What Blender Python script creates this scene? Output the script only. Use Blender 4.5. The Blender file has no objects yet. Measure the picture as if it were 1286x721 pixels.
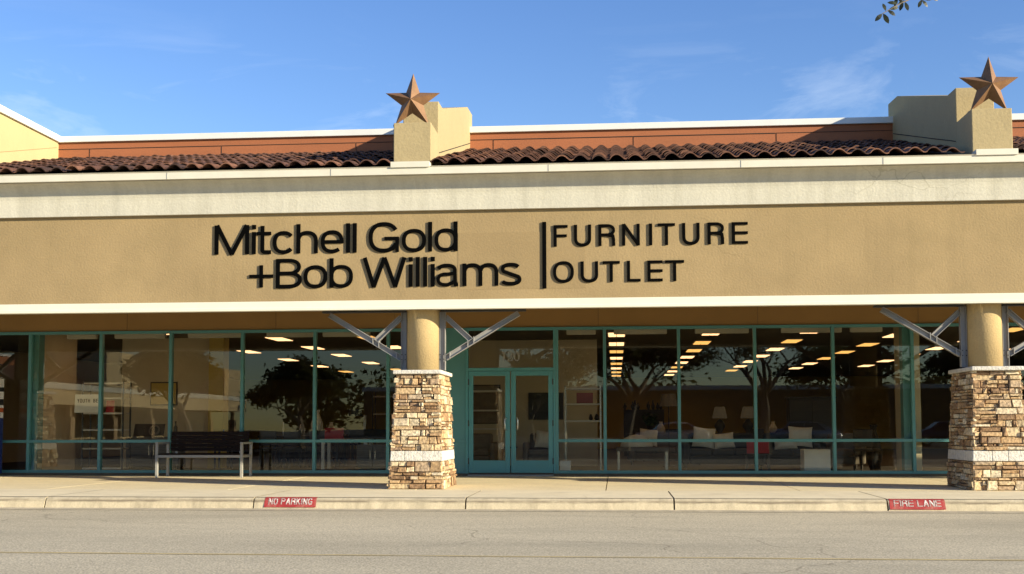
import bpy, bmesh, math, random
from mathutils import Vector, Matrix, Quaternion, noise as mnoise

C = bpy.context.scene.collection
sc = bpy.context.scene
PI = math.pi
# ------------------------------------------------------------------ camera
def setup_camera():
    f, cx, cy, yaw, pit, roll, h = 1500.0, 643.0, 438.6, .0865, .0652, -.0022, .938
    d = Vector((-math.sin(yaw) * math.cos(pit), math.cos(yaw) * math.cos(pit), math.sin(pit)))
    r = Vector((math.cos(yaw), math.sin(yaw), 0)); u = r.cross(d)
    c, s = math.cos(roll), math.sin(roll)
    r, u = c * r + s * u, c * u - s * r
    cam = bpy.data.cameras.new('camera'); o = bpy.data.objects.new('camera', cam); C.objects.link(o)
    m = Matrix((r, u, -d)).transposed().to_4x4(); m.translation = Vector((0, 0, h))
    o.matrix_world = m
    cam.sensor_width = 36; cam.sensor_fit = 'HORIZONTAL'
    cam.lens = f / 1286 * 36
    cam.shift_x = 0; cam.shift_y = (cy - 360.5) / 1286
    cam.clip_start = .1; cam.clip_end = 2000
    sc.camera = o
setup_camera()
# ------------------------------------------------------------------ sky and sun
SUN = Vector((1.0, -.47, .305)).normalized()
SUN_EL = math.asin(SUN.z)
SUN_ROT = math.atan2(SUN.x, SUN.y)
CLX = 15.9
def setup_world():
    w = bpy.data.worlds.new("World"); sc.world = w; w.use_nodes = True
    nt = w.node_tree; N = nt.nodes; L = nt.links
    bg = N['Background']; bg.inputs['Strength'].default_value = .10
    sky = N.new('ShaderNodeTexSky'); sky.sky_type = 'NISHITA'; sky.sun_disc = False
    sky.sun_elevation = SUN_EL; sky.sun_rotation = SUN_ROT
    sky.air_density = 1.0; sky.dust_density = .1; sky.ozone_density = 2.5
    hs = N.new('ShaderNodeHueSaturation'); hs.inputs['Hue'].default_value = .516; hs.inputs['Saturation'].default_value = 1.19; hs.inputs['Value'].default_value = 1.12
    L.new(sky.outputs[0], hs.inputs['Color'])
    # thin wisps of cirrus
    tc = N.new('ShaderNodeTexCoord'); mp = N.new('ShaderNodeMapping')
    mp.inputs['Scale'].default_value = (5.0, 5.0, 19.0); mp.inputs['Rotation'].default_value = (.10, .05, .2); mp.inputs['Location'].default_value = (CLX, 2.3, .7)
    L.new(tc.outputs['Generated'], mp.inputs['Vector'])
    n1 = N.new('ShaderNodeTexNoise'); n1.inputs['Scale'].default_value = 1.0; n1.inputs['Detail'].default_value = 8; n1.inputs['Roughness'].default_value = .62
    n1.inputs['Distortion'].default_value = .9
    L.new(mp.outputs[0], n1.inputs['Vector'])
    r1 = N.new('ShaderNodeValToRGB'); r1.color_ramp.elements[0].position = .53; r1.color_ramp.elements[1].position = .82
    L.new(n1.outputs['Fac'], r1.inputs[0])
    sp = N.new('ShaderNodeSeparateXYZ'); L.new(tc.outputs['Generated'], sp.inputs[0])
    r2 = N.new('ShaderNodeMapRange'); r2.inputs[1].default_value = .315; r2.inputs[2].default_value = .235
    r2.inputs[3].default_value = .03; r2.inputs[4].default_value = .46
    L.new(sp.outputs[2], r2.inputs[0])
    mu = N.new('ShaderNodeMath'); mu.operation = 'MULTIPLY'
    L.new(r1.outputs[0], mu.inputs[0]); L.new(r2.outputs[0], mu.inputs[1])
    mx = N.new('ShaderNodeMixRGB'); mx.inputs[2].default_value = (6.2, 6.7, 7.2, 1)
    L.new(mu.outputs[0], mx.inputs[0]); L.new(hs.outputs[0], mx.inputs[1])
    L.new(mx.outputs[0], bg.inputs['Color'])
    s = bpy.data.lights.new('sun', 'SUN'); s.energy = 5.0; s.angle = math.radians(.5); s.color = (1, .885, .64)
    o = bpy.data.objects.new('sun', s); C.objects.link(o)
    o.rotation_mode = 'QUATERNION'; o.rotation_quaternion = SUN.to_track_quat('Z', 'Y')
    v = sc.view_settings; v.view_transform = 'Standard'; v.look = 'None'; v.exposure = .95; v.gamma = 1; v.use_curve_mapping = False
setup_world()
sc.cycles.max_bounces = 8; sc.cycles.transparent_max_bounces = 12; sc.cycles.glossy_bounces = 4
sc.cycles.use_denoising = True

# ------------------------------------------------------------------ materials
def new_mat(name):
    m = bpy.data.materials.new(name); m.use_nodes = True
    return m, m.node_tree.nodes, m.node_tree.links, m.node_tree.nodes['Principled BSDF']
def mat(name, col, rough=.8, var=.12, scale=3.0, bump=0, bscale=60, metal=0, stretch=(1, 1, 1), dark=None, dscale=1.0, damt=0, spec=.5, fine=0, bdist=.01):
    """diffuse paint / plaster / metal: two noise layers of colour variation and a noise bump"""
    m, N, L, P = new_mat(name)
    P.inputs['Roughness'].default_value = rough; P.inputs['Metallic'].default_value = metal
    P.inputs['Specular IOR Level'].default_value = spec
    tc = N.new('ShaderNodeTexCoord'); mp = N.new('ShaderNodeMapping'); mp.inputs['Scale'].default_value = stretch
    L.new(tc.outputs['Object'], mp.inputs['Vector'])
    n = N.new('ShaderNodeTexNoise'); n.inputs['Scale'].default_value = scale; n.inputs['Detail'].default_value = 6; n.inputs['Roughness'].default_value = .6
    L.new(mp.outputs[0], n.inputs['Vector'])
    mr = N.new('ShaderNodeMapRange'); mr.inputs[1].default_value = .3; mr.inputs[2].default_value = .7
    mr.inputs[3].default_value = 1 - var; mr.inputs[4].default_value = 1 + var
    L.new(n.outputs['Fac'], mr.inputs[0])
    last = mr.outputs[0]
    if fine:
        n3 = N.new('ShaderNodeTexNoise'); n3.inputs['Scale'].default_value = bscale; n3.inputs['Detail'].default_value = 3
        L.new(tc.outputs['Object'], n3.inputs['Vector'])
        m3 = N.new('ShaderNodeMapRange'); m3.inputs[1].default_value = .3; m3.inputs[2].default_value = .7
        m3.inputs[3].default_value = 1 - fine; m3.inputs[4].default_value = 1 + fine
        L.new(n3.outputs['Fac'], m3.inputs[0])
        mm = N.new('ShaderNodeMath'); mm.operation = 'MULTIPLY'; L.new(last, mm.inputs[0]); L.new(m3.outputs[0], mm.inputs[1]); last = mm.outputs[0]
    vm = N.new('ShaderNodeVectorMath'); vm.operation = 'SCALE'
    vm.inputs[0].default_value = col; L.new(last, vm.inputs['Scale'])
    out = vm.outputs[0]
    if dark:
        n2 = N.new('ShaderNodeTexNoise'); n2.inputs['Scale'].default_value = dscale; n2.inputs['Detail'].default_value = 8; n2.inputs['Roughness'].default_value = .7
        L.new(mp.outputs[0], n2.inputs['Vector'])
        r = N.new('ShaderNodeMapRange'); r.inputs[1].default_value = .48; r.inputs[2].default_value = .75; r.inputs[3].default_value = 0; r.inputs[4].default_value = damt
        L.new(n2.outputs['Fac'], r.inputs[0])
        mx = N.new('ShaderNodeMixRGB'); mx.inputs[2].default_value = (*dark, 1); L.new(r.outputs[0], mx.inputs[0]); L.new(out, mx.inputs[1]); out = mx.outputs[0]
    L.new(out, P.inputs['Base Color'])
    if bump:
        nb = N.new('ShaderNodeTexNoise'); nb.inputs['Scale'].default_value = bscale; nb.inputs['Detail'].default_value = 4
        L.new(tc.outputs['Object'], nb.inputs['Vector'])
        b = N.new('ShaderNodeBump'); b.inputs['Strength'].default_value = bump; b.inputs['Distance'].default_value = bdist
        L.new(nb.outputs['Fac'], b.inputs['Height']); L.new(b.outputs[0], P.inputs['Normal'])
    return m
def ramp_mat(name, stops, rough=.85, nscale=40, namt=.25, bump=.3, spec=.4):
    """per-face random tint (attribute 'tint') through a ramp, with noise inside each piece"""
    m, N, L, P = new_mat(name)
    P.inputs['Roughness'].default_value = rough; P.inputs['Specular IOR Level'].default_value = spec
    at = N.new('ShaderNodeAttribute'); at.attribute_name = 'tint'
    r = N.new('ShaderNodeValToRGB'); e = r.color_ramp.elements
    e[0].position, e[0].color = stops[0][0], (*stops[0][1], 1); e[1].position, e[1].color = stops[-1][0], (*stops[-1][1], 1)
    for p, c in stops[1:-1]:
        q = e.new(p); q.color = (*c, 1)
    L.new(at.outputs['Fac'], r.inputs[0])
    tc = N.new('ShaderNodeTexCoord')
    n = N.new('ShaderNodeTexNoise'); n.inputs['Scale'].default_value = nscale; n.inputs['Detail'].default_value = 5
    L.new(tc.outputs['Object'], n.inputs['Vector'])
    mr = N.new('ShaderNodeMapRange'); mr.inputs[1].default_value = .3; mr.inputs[2].default_value = .7; mr.inputs[3].default_value = 1 - namt; mr.inputs[4].default_value = 1 + namt
    L.new(n.outputs['Fac'], mr.inputs[0])
    vm = N.new('ShaderNodeVectorMath'); vm.operation = 'SCALE'; L.new(r.outputs[0], vm.inputs[0]); L.new(mr.outputs[0], vm.inputs['Scale'])
    L.new(vm.outputs[0], P.inputs['Base Color'])
    b = N.new('ShaderNodeBump'); b.inputs['Strength'].default_value = bump; b.inputs['Distance'].default_value = .012
    L.new(n.outputs['Fac'], b.inputs['Height']); L.new(b.outputs[0], P.inputs['Normal'])
    return m
def glass_mat(name, tint, r0):
    m = bpy.data.materials.new(name); m.use_nodes = True; N = m.node_tree.nodes; L = m.node_tree.links
    N.clear(); out = N.new('ShaderNodeOutputMaterial')
    lw = N.new('ShaderNodeLayerWeight'); lw.inputs['Blend'].default_value = .5
    p = N.new('ShaderNodeMath'); p.operation = 'POWER'; p.inputs[1].default_value = 4; L.new(lw.outputs['Facing'], p.inputs[0])
    mr = N.new('ShaderNodeMapRange'); mr.inputs[3].default_value = r0; mr.inputs[4].default_value = 1; L.new(p.outputs[0], mr.inputs[0])
    t = N.new('ShaderNodeBsdfTransparent'); t.inputs[0].default_value = (*tint, 1)
    g = N.new('ShaderNodeBsdfGlossy'); g.inputs['Roughness'].default_value = 0.0; g.inputs[0].default_value = (.93, .95, .93, 1)
    nz = N.new('ShaderNodeTexNoise'); nz.inputs['Scale'].default_value = .55; nz.inputs['Detail'].default_value = 1
    tc = N.new('ShaderNodeTexCoord'); L.new(tc.outputs['Object'], nz.inputs['Vector'])
    b = N.new('ShaderNodeBump'); b.inputs['Strength'].default_value = .30; b.inputs['Distance'].default_value = .004
    L.new(nz.outputs['Fac'], b.inputs['Height']); L.new(b.outputs[0], g.inputs['Normal'])
    mx = N.new('ShaderNodeMixShader'); L.new(mr.outputs[0], mx.inputs[0]); L.new(t.outputs[0], mx.inputs[1]); L.new(g.outputs[0], mx.inputs[2])
    L.new(mx.outputs[0], out.inputs[0])
    return m
def emit_mat(name, col, s):
    m, N, L, P = new_mat(name)
    P.inputs['Base Color'].default_value = (.11, .095, .065, 1)
    P.inputs['Emission Color'].default_value = (*col, 1); P.inputs['Emission Strength'].default_value = s
    return m

M = {}
M['fascia'] = mat('tan_stucco', (.322, .232, .116), .9, .10, .8, .5, 30, dark=(.24, .178, .085), dscale=1.1, damt=.5, fine=.04)
M['fascia_patch'] = mat('tan_stucco_repainted', (.292, .209, .103), .9, .06, 1.1, .35, 38, fine=.05)
M['cornice'] = mat('cream_stucco_weathered', (.52, .495, .415), .9, .08, 1.2, .4, 30, stretch=(3.5, 1, .5), dark=(.29, .265, .19), dscale=1.6, damt=.3, fine=.05)
M['trim'] = mat('cream_paint', (0.680, 0.663, 0.561), .7, .04, 2)
M['white_cap'] = mat('white_coping_paint', (0.680, 0.680, 0.663), .6, .04, 2)
M['gutter'] = mat('cream_gutter_metal', (0.624, 0.592, 0.496), .5, .05, 3)
M['wall'] = mat('tan_wall_shade_darkened', (.30, .18, .062), .9, .07, 1.2, .2, 50)  # the facade's tan paint, darkened in colour for the shade under the canopy
M['pier'] = mat('tan_pier_stucco', (0.376, 0.296, 0.160), .9, .06, 1.5, .5, 26, fine=.05)
M['tower'] = mat('yellow_tan_stucco', (0.442, 0.357, 0.187), .9, .05, 1.0, .3, 30)
M['parapet'] = mat('terracotta_paint', (0.328, 0.113, 0.047), .85, .09, 1.5, .2, 30, stretch=(.5, 1, 3), fine=.05)
M['tile'] = ramp_mat('clay_roof_tile', [(0, (.045, .022, .016)), (.35, (.082, .037, .025)), (.7, (.125, .055, .034)), (1, (.18, .082, .048))], .85, 18, .3, .25)
M['underlay'] = mat('dark_roof_felt', (.02, .016, .014), .95)
M['teal'] = mat('teal_aluminium', (0.086, 0.261, 0.270), .42, .05, 3)
M['door_teal'] = mat('teal_door_aluminium', (0.077, 0.279, 0.302), .42, .05, 3)
M['concrete_base'] = mat('dark_sill_base', (.10, .085, .06), .9, .15, 3)
M['glass'] = glass_mat('storefront_glass', (.86, .86, .80), .060)
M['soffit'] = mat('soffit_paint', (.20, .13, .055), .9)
M['steel'] = mat('grey_painted_steel', (.255, .25, .245), .5, .08, 4)
M['steel_dark'] = mat('dark_steel', (0.049, 0.045, 0.042), .6, .1, 4)
M['stone'] = ramp_mat('ledge_stone', [(0, (.20, .12, .065)), (.2, (.32, .20, .105)), (.42, (.43, .29, .155)), (.62, (.52, .40, .24)), (.8, (.60, .51, .36)), (.92, (.38, .28, .18)), (1, (.27, .175, .11))], .9, 26, .45, .9)
M['mortar'] = mat('dark_mortar', (.14, .105, .07), .95, .2, 10)
M['limestone'] = mat('pale_limestone', (0.594, 0.567, 0.513), .9, .14, 14, .8, 34, dark=(.40, .37, .32), dscale=16, damt=.7, bdist=.02)
M['column'] = mat('column_stucco', (0.425, 0.315, 0.162), .95, .07, 2, .6, 40, spec=.2, fine=.06)
M['black'] = mat('black_sign_paint', (.0015, .0015, .0015), .8, .05, 5, spec=.04)
M['star'] = mat('rusted_star_metal', (.215, .115, .055), .62, .22, 5, .3, 40, metal=.2, dark=(.18, .085, .04), dscale=7, damt=.6)
M['asphalt'] = mat('worn_asphalt', (.54, .468, .33), .95, .10, .5, .5, 55, fine=.40, dark=(.33, .29, .21), dscale=.8, damt=.6, spec=.15, bdist=.008, stretch=(.28, 1, 1))
M['dark_ground_sheet'] = mat('dimming_ground_dark', (.06, .055, .045), .9, .15, .4)  # much darker than the road, to dim the ground mirrored in the glass
M['concrete'] = mat('kerb_concrete', (.80, .69, .47), .9, .07, 1.2, .3, 50, fine=.06, dark=(.54, .45, .30), dscale=1.5, damt=.5)
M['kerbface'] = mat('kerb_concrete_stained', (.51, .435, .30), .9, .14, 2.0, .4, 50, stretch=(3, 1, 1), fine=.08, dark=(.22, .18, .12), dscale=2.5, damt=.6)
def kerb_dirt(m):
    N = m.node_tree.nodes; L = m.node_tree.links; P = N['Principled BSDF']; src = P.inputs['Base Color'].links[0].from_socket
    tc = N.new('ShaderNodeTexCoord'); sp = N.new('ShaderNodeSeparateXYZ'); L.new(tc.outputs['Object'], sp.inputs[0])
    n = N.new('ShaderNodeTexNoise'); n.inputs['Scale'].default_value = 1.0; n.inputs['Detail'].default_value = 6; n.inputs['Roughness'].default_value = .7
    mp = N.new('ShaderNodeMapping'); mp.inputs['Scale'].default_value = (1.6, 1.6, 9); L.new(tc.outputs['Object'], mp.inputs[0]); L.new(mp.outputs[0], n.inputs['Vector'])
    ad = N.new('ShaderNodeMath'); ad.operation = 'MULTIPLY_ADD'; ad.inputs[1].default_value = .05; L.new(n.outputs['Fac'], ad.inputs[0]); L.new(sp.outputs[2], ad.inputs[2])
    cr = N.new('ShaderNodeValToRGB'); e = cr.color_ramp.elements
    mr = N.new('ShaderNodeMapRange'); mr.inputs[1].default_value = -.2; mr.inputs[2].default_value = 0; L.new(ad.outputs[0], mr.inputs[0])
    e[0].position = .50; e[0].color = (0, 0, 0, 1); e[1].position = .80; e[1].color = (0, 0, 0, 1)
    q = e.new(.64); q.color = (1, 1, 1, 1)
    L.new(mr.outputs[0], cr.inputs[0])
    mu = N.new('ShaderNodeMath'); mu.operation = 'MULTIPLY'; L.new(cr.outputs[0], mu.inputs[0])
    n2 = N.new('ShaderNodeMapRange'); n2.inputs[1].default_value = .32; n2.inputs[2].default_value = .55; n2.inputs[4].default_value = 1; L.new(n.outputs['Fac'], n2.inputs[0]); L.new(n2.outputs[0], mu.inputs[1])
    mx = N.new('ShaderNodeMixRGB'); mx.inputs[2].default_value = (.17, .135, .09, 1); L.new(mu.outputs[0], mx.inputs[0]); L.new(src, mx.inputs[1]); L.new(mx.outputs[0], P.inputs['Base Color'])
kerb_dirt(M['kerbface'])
def overlay(m, kind, scale, amt, col, thr=.01, gate=.5, box=None):
    """wear with a shape of its own laid over a base colour: hairline cracks, round spots or run marks"""
    N = m.node_tree.nodes; L = m.node_tree.links; P = N['Principled BSDF']; src = P.inputs['Base Color'].links[0].from_socket
    tc = N.new('ShaderNodeTexCoord')
    n = N.new('ShaderNodeTexNoise'); n.inputs['Scale'].default_value = scale * 2.2; n.inputs['Detail'].default_value = 5; L.new(tc.outputs['Object'], n.inputs['Vector'])
    g = N.new('ShaderNodeMapRange'); g.inputs[1].default_value = gate; g.inputs[2].default_value = gate + .12; g.inputs[4].default_value = amt
    gn = N.new('ShaderNodeTexNoise'); gn.inputs['Scale'].default_value = scale * .45; gn.inputs['Detail'].default_value = 2; L.new(tc.outputs['Object'], gn.inputs['Vector']); L.new(gn.outputs['Fac'], g.inputs[0])
    if kind in ('crack', 'spot'):
        v = N.new('ShaderNodeTexVoronoi'); v.inputs['Scale'].default_value = scale
        if kind == 'crack':
            v.feature = 'DISTANCE_TO_EDGE'
            sc_ = N.new('ShaderNodeVectorMath'); sc_.operation = 'MULTIPLY_ADD'; L.new(n.outputs['Color'], sc_.inputs[0]); sc_.inputs[1].default_value = (.55 / scale,) * 3; L.new(tc.outputs['Object'], sc_.inputs[2]); L.new(sc_.outputs[0], v.inputs['Vector'])
        else: L.new(tc.outputs['Object'], v.inputs['Vector'])
        r_ = N.new('ShaderNodeMapRange'); r_.inputs[1].default_value = thr; r_.inputs[2].default_value = thr * .4; L.new(v.outputs['Distance'], r_.inputs[0]); msk = r_.outputs[0]
    else:
        mp = N.new('ShaderNodeMapping'); mp.inputs['Scale'].default_value = (scale * 4, 1, scale * .12); L.new(tc.outputs['Object'], mp.inputs[0])
        w = N.new('ShaderNodeTexNoise'); w.inputs['Scale'].default_value = 1; w.inputs['Detail'].default_value = 4; L.new(mp.outputs[0], w.inputs['Vector'])
        r_ = N.new('ShaderNodeMapRange'); r_.inputs[1].default_value = .5; r_.inputs[2].default_value = .72; L.new(w.outputs['Fac'], r_.inputs[0]); msk = r_.outputs[0]
    mu = N.new('ShaderNodeMath'); mu.operation = 'MULTIPLY'; L.new(msk, mu.inputs[0]); L.new(g.outputs[0], mu.inputs[1])
    mx = N.new('ShaderNodeMixRGB'); mx.inputs[2].default_value = (*col, 1); L.new(mu.outputs[0], mx.inputs[0]); L.new(src, mx.inputs[1]); L.new(mx.outputs[0], P.inputs['Base Color'])
overlay(M['asphalt'], 'crack', .33, .5, (.20, .17, .12), .006, .42)
overlay(M['asphalt'], 'spot', 1.3, .38, (.16, .14, .11), .11, .50)
overlay(M['asphalt'], 'spot', 9, .35, (.70, .64, .50), .14, .45)
overlay(M['concrete'], 'spot', 2.6, .45, (.28, .23, .16), .09, .45)
overlay(M['concrete'], 'crack', .5, .45, (.30, .24, .16), .006, .52)
overlay(M['fascia'], 'run', 1.2, .22, (.20, .145, .07), 0, .42)
overlay(M['fascia'], 'crack', .42, .28, (.20, .145, .07), .005, .50)
overlay(M['fascia'], 'spot', 1.7, .35, (.16, .115, .055), .028, .40)
overlay(M['cornice'], 'crack', .5, .35, (.22, .20, .14), .006, .5)
M['walk'] = mat('walkway_aggregate', (.80, .67, .42), .92, .08, 1.5, .4, 70, fine=.18, dark=(.50, .40, .22), dscale=3, damt=.4)
overlay(M['walk'], 'spot', 3, .4, (.34, .27, .17), .08, .45)
M['joint'] = mat('dark_joint', (.05, .042, .035), .95)
M['red_kerb'] = mat('red_kerb_paint', (0.306, 0.025, 0.025), .7, .16, 6, .2, 60, fine=.12, dark=(.42, .33, .24), dscale=9, damt=.4)
M['white_paint'] = mat('worn_white_paint', (.72, .68, .64), .8, .12, 9, dark=(.33, .04, .04), dscale=26, damt=1.3)
M['yellow_line'] = mat('faded_yellow_paint', (.58, .46, .23), .95, .12, 1.5, dark=(.53, .45, .29), dscale=.9, damt=1.6, fine=.2, spec=.1)
M['bench_metal'] = mat('bench_grey_metal', (0.315, 0.307, 0.285), .45, .06, 6)
M['bench_slat'] = mat('dark_brown_slats', (.016, .008, .006), .7, .15, 8, spec=.2)
M['vend_blue'] = mat('blue_panel', (.012, .03, .16), .5, .05, 4)
M['vend_white'] = mat('white_panel', (.75, .75, .75), .5, .04, 4)
M['vend_black'] = mat('black_panel', (.01, .01, .012), .5)
M['vend_orange'] = mat('orange_panel', (.55, .12, .03), .5)
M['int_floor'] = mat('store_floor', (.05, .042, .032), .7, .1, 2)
M['int_gold'] = mat('store_gold_wall', (.50, .37, .10), .9, .06, 2)
M['int_grey'] = mat('store_greige_wall', (.56, .48, .33), .9, .05, 2)
M['int_brown'] = mat('store_brown_wall', (.20, .14, .07), .9, .08, 2)
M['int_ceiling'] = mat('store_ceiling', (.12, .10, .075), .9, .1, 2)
M['lamp_warm'] = emit_mat('fluorescent_diffuser', (1, .55, .26), 1.5)
M['lamp_dim'] = emit_mat('dim_fluorescent_diffuser', (1, .50, .13), .8)
M['lamp_frame'] = mat('light_frame', (.4, .38, .33), .6)
M['blind'] = mat('roller_blind_fabric', (.42, .40, .34), .8, .04, 3)
M['dark_fabric'] = mat('black_fabric', (.018, .019, .022), .95, .15, 12)
M['grey_fabric'] = mat('grey_fabric', (.05, .05, .05), .95, .12, 14)
M['cream_fabric'] = mat('cream_fabric', (.78, .73, .60), .95, .07, 10, .2, 80)
M['taupe_fabric'] = mat('taupe_fabric', (.17, .14, .11), .95, .1, 10)
M['int_white'] = mat('white_lacquer', (.80, .78, .70), .5, .05, 5)
M['int_dark'] = mat('dark_stained_wood', (.035, .026, .02), .5, .2, 6, stretch=(1, 1, 8))
M['credenza'] = mat('grey_washed_wood', (.11, .10, .088), .6, .3, 5, stretch=(1, 1, 9))
M['chrome'] = mat('chrome_shelf', (.62, .60, .54), .25, .05, 5, metal=.7)
M['shelf_board'] = mat('pale_shelf', (.62, .58, .50), .5)
M['red'] = mat('red_card', (.38, .012, .016), .6, .05, 5)
M['pink'] = mat('faded_red_card', (.30, .09, .10), .6)
M['blue_bottle'] = mat('blue_plastic', (.05, .12, .35), .4)
M['leaf'] = ramp_mat('oak_leaf', [(0, (.05, .058, .018)), (.5, (.085, .095, .03)), (1, (.12, .12, .042))], .55, 8, .2, .05)
def leaf_glow(m, k):
    """leaves let some light through"""
    N = m.node_tree.nodes; L = m.node_tree.links; P = N['Principled BSDF']; out = N['Material Output']
    t = N.new('ShaderNodeBsdfTranslucent'); L.new(P.inputs['Base Color'].links[0].from_socket, t.inputs[0])
    mx = N.new('ShaderNodeMixShader'); mx.inputs[0].default_value = k; L.new(P.outputs[0], mx.inputs[1]); L.new(t.outputs[0], mx.inputs[2]); L.new(mx.outputs[0], out.inputs[0])
leaf_glow(M['leaf'], .45)
M['twig_leaf'] = ramp_mat('oak_leaf_dark', [(0, (.010, .014, .006)), (.5, (.018, .024, .009)), (1, (.034, .04, .014))], .5, 30, .2, .05)
M['bark'] = mat('oak_bark', (.24, .20, .15), .95, .3, 8, .8, 20, stretch=(1, 1, .3))
M['plant'] = ramp_mat('house_plant_leaf', [(0, (.03, .06, .015)), (1, (.07, .13, .03))], .5)
M['car_silver'] = mat('silver_car_paint', (.45, .46, .48), .3, .02, 3, metal=.6)
M['car_blue'] = mat('dark_blue_car_paint', (.03, .05, .11), .3, .02, 3, metal=.3)
M['car_white'] = mat('white_car_paint', (.7, .7, .7), .35, .02, 3)
M['car_red'] = mat('dark_red_car_paint', (.16, .015, .02), .3, .02, 3)
M['tyre'] = mat('tyre_rubber', (.02, .02, .02), .9)
M['car_glass'] = mat('car_window_glass', (.015, .018, .02), .06, 0, 3)
M['lens'] = mat('headlight_lens', (.6, .6, .6), .15, 0, 3)
M['opp_wall'] = mat('opposite_tan_stucco', (.62, .49, .28), .9, .06, 1)
M['far_shop_dim'] = mat('far_shop_dim_wall', (.17, .115, .06), .95, .1, 1)  # wall colour darkened so its reflection in the windows stays dim
M['opp_dark'] = mat('opposite_dark_glass', (.03, .03, .028), .15)

# ------------------------------------------------------------------ mesh helpers
def ref(p): return p
class MB:
    def __init__(s): s.v = []; s.f = []; s.t = []
    def add(s, vs, fs, tint=0.5):
        k = len(s.v); s.v += [tuple(v) for v in vs]; s.f += [tuple(i + k for i in f) for f in fs]; s.t += [tint] * len(fs)
    def box(s, x0, x1, y0, y1, z0, z1, tint=.5):
        s.add([(x0, y0, z0), (x1, y0, z0), (x1, y1, z0), (x0, y1, z0), (x0, y0, z1), (x1, y0, z1), (x1, y1, z1), (x0, y1, z1)],
              [(0, 3, 2, 1), (4, 5, 6, 7), (0, 1, 5, 4), (1, 2, 6, 5), (2, 3, 7, 6), (3, 0, 4, 7)], tint)
        return s
    def prism(s, pts, y0, y1, tint=.5):
        """polygon in x,z extruded along y"""
        n = len(pts)
        vs = [(x, y0, z) for x, z in pts] + [(x, y1, z) for x, z in pts]
        s.add(vs, [tuple(range(n)), tuple(range(2 * n - 1, n - 1, -1))] + [(i, i + n, (i + 1) % n + n, (i + 1) % n) for i in range(n)], tint); return s
    def prism_x(s, pts, x0, x1, tint=.5):
        """polygon in y,z extruded along x"""
        n = len(pts)
        vs = [(x0, y, z) for y, z in pts] + [(x1, y, z) for y, z in pts]
        s.add(vs, [tuple(range(n)), tuple(range(2 * n - 1, n - 1, -1))] + [(i, i + n, (i + 1) % n + n, (i + 1) % n) for i in range(n)], tint); return s
    def lathe(s, prof, cx, cy, n=24, tint=.5):
        """profile (r,z) turned about a vertical axis"""
        k = len(prof); vs = []
        for r, z in prof:
            for i in range(n):
                a = 2 * PI * i / n; vs.append((cx + r * math.cos(a), cy + r * math.sin(a), z))
        fs = []
        for j in range(k - 1):
            for i in range(n):
                i2 = (i + 1) % n
                fs.append((j * n + i, j * n + i2, (j + 1) * n + i2, (j + 1) * n + i))
        fs.append(tuple(range(n - 1, -1, -1))); fs.append(tuple((k - 1) * n + i for i in range(n)))
        s.add(vs, fs, tint); return s
    def tube(s, pts, rad, n=8, tint=.5):
        pts = [Vector(p) for p in pts]; k = len(pts); vs = []
        if not isinstance(rad, (list, tuple)): rad = [rad] * k
        up = Vector((.123, .456, .881)).normalized()
        for i, p in enumerate(pts):
            d = (pts[min(i + 1, k - 1)] - pts[max(i - 1, 0)]).normalized()
            a = d.cross(up)
            if a.length < .05: a = d.cross(Vector((1, 0, 0)))
            a.normalize(); b = d.cross(a)
            for j in range(n):
                t = 2 * PI * j / n; vs.append(p + (a * math.cos(t) + b * math.sin(t)) * rad[i])
        fs = [tuple(range(n - 1, -1, -1)), tuple((k - 1) * n + j for j in range(n))]
        for i in range(k - 1):
            for j in range(n):
                j2 = (j + 1) % n; fs.append((i * n + j, i * n + j2, (i + 1) * n + j2, (i + 1) * n + j))
        s.add(vs, fs, tint); return s
    def mesh(s, name):
        me = bpy.data.meshes.new(name); me.from_pydata(s.v, [], s.f); me.update()
        at = me.attributes.new('tint', 'FLOAT', 'FACE'); at.data.foreach_set('value', s.t)
        return me
    def build(s, name, m, parent=None, smooth=False, bevel=0, origin=None, fix=True):
        me = s.mesh(name)
        if fix:
            bm = bmesh.new(); bm.from_mesh(me); bmesh.ops.recalc_face_normals(bm, faces=bm.faces); bm.to_mesh(me); bm.free()
        o = bpy.data.objects.new(name, me); C.objects.link(o)
        me.materials.append(m)
        if origin is not None:
            me.transform(Matrix.Translation(-Vector(origin)))
            o.location = origin
        if smooth:
            for p in me.polygons: p.use_smooth = True
        if bevel:
            b = o.modifiers.new('bevel', 'BEVEL'); b.width = bevel; b.segments = 2; b.limit_method = 'ANGLE'
        if parent is not None:
            o.parent = parent; o.matrix_parent_inverse = Matrix.Translation(-Vector(parent.location)) if False else Matrix()
            if origin is None: me.transform(Matrix.Translation(-Vector(world_loc(parent))))
            else: o.location = Vector(origin) - Vector(world_loc(parent))
        return o
def world_loc(o):
    l = Vector(o.location)
    while o.parent is not None:
        o = o.parent; l = l + Vector(o.location)
    return l
def thing(name, loc, label, cat, group=None):
    o = bpy.data.objects.new(name, None); o.empty_display_size = .2; C.objects.link(o); o.location = loc
    tag(o, label, cat, group); return o
def tag(o, label, cat, group=None):
    o['label'] = label; o['category'] = cat
    if group: o['group'] = group
    return o
def struct(name, mb, m, **k):
    o = mb.build(name, m, **k); o['kind'] = 'structure'; return o
def copy_thing(root, loc, label=None):
    r = root.copy(); C.objects.link(r); r.location = loc
    if label: r['label'] = label
    for ch in list(root.children):
        c = ch.copy(); C.objects.link(c); c.parent = r
        for g in list(ch.children):
            d = g.copy(); C.objects.link(d); d.parent = c
    return r
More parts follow.
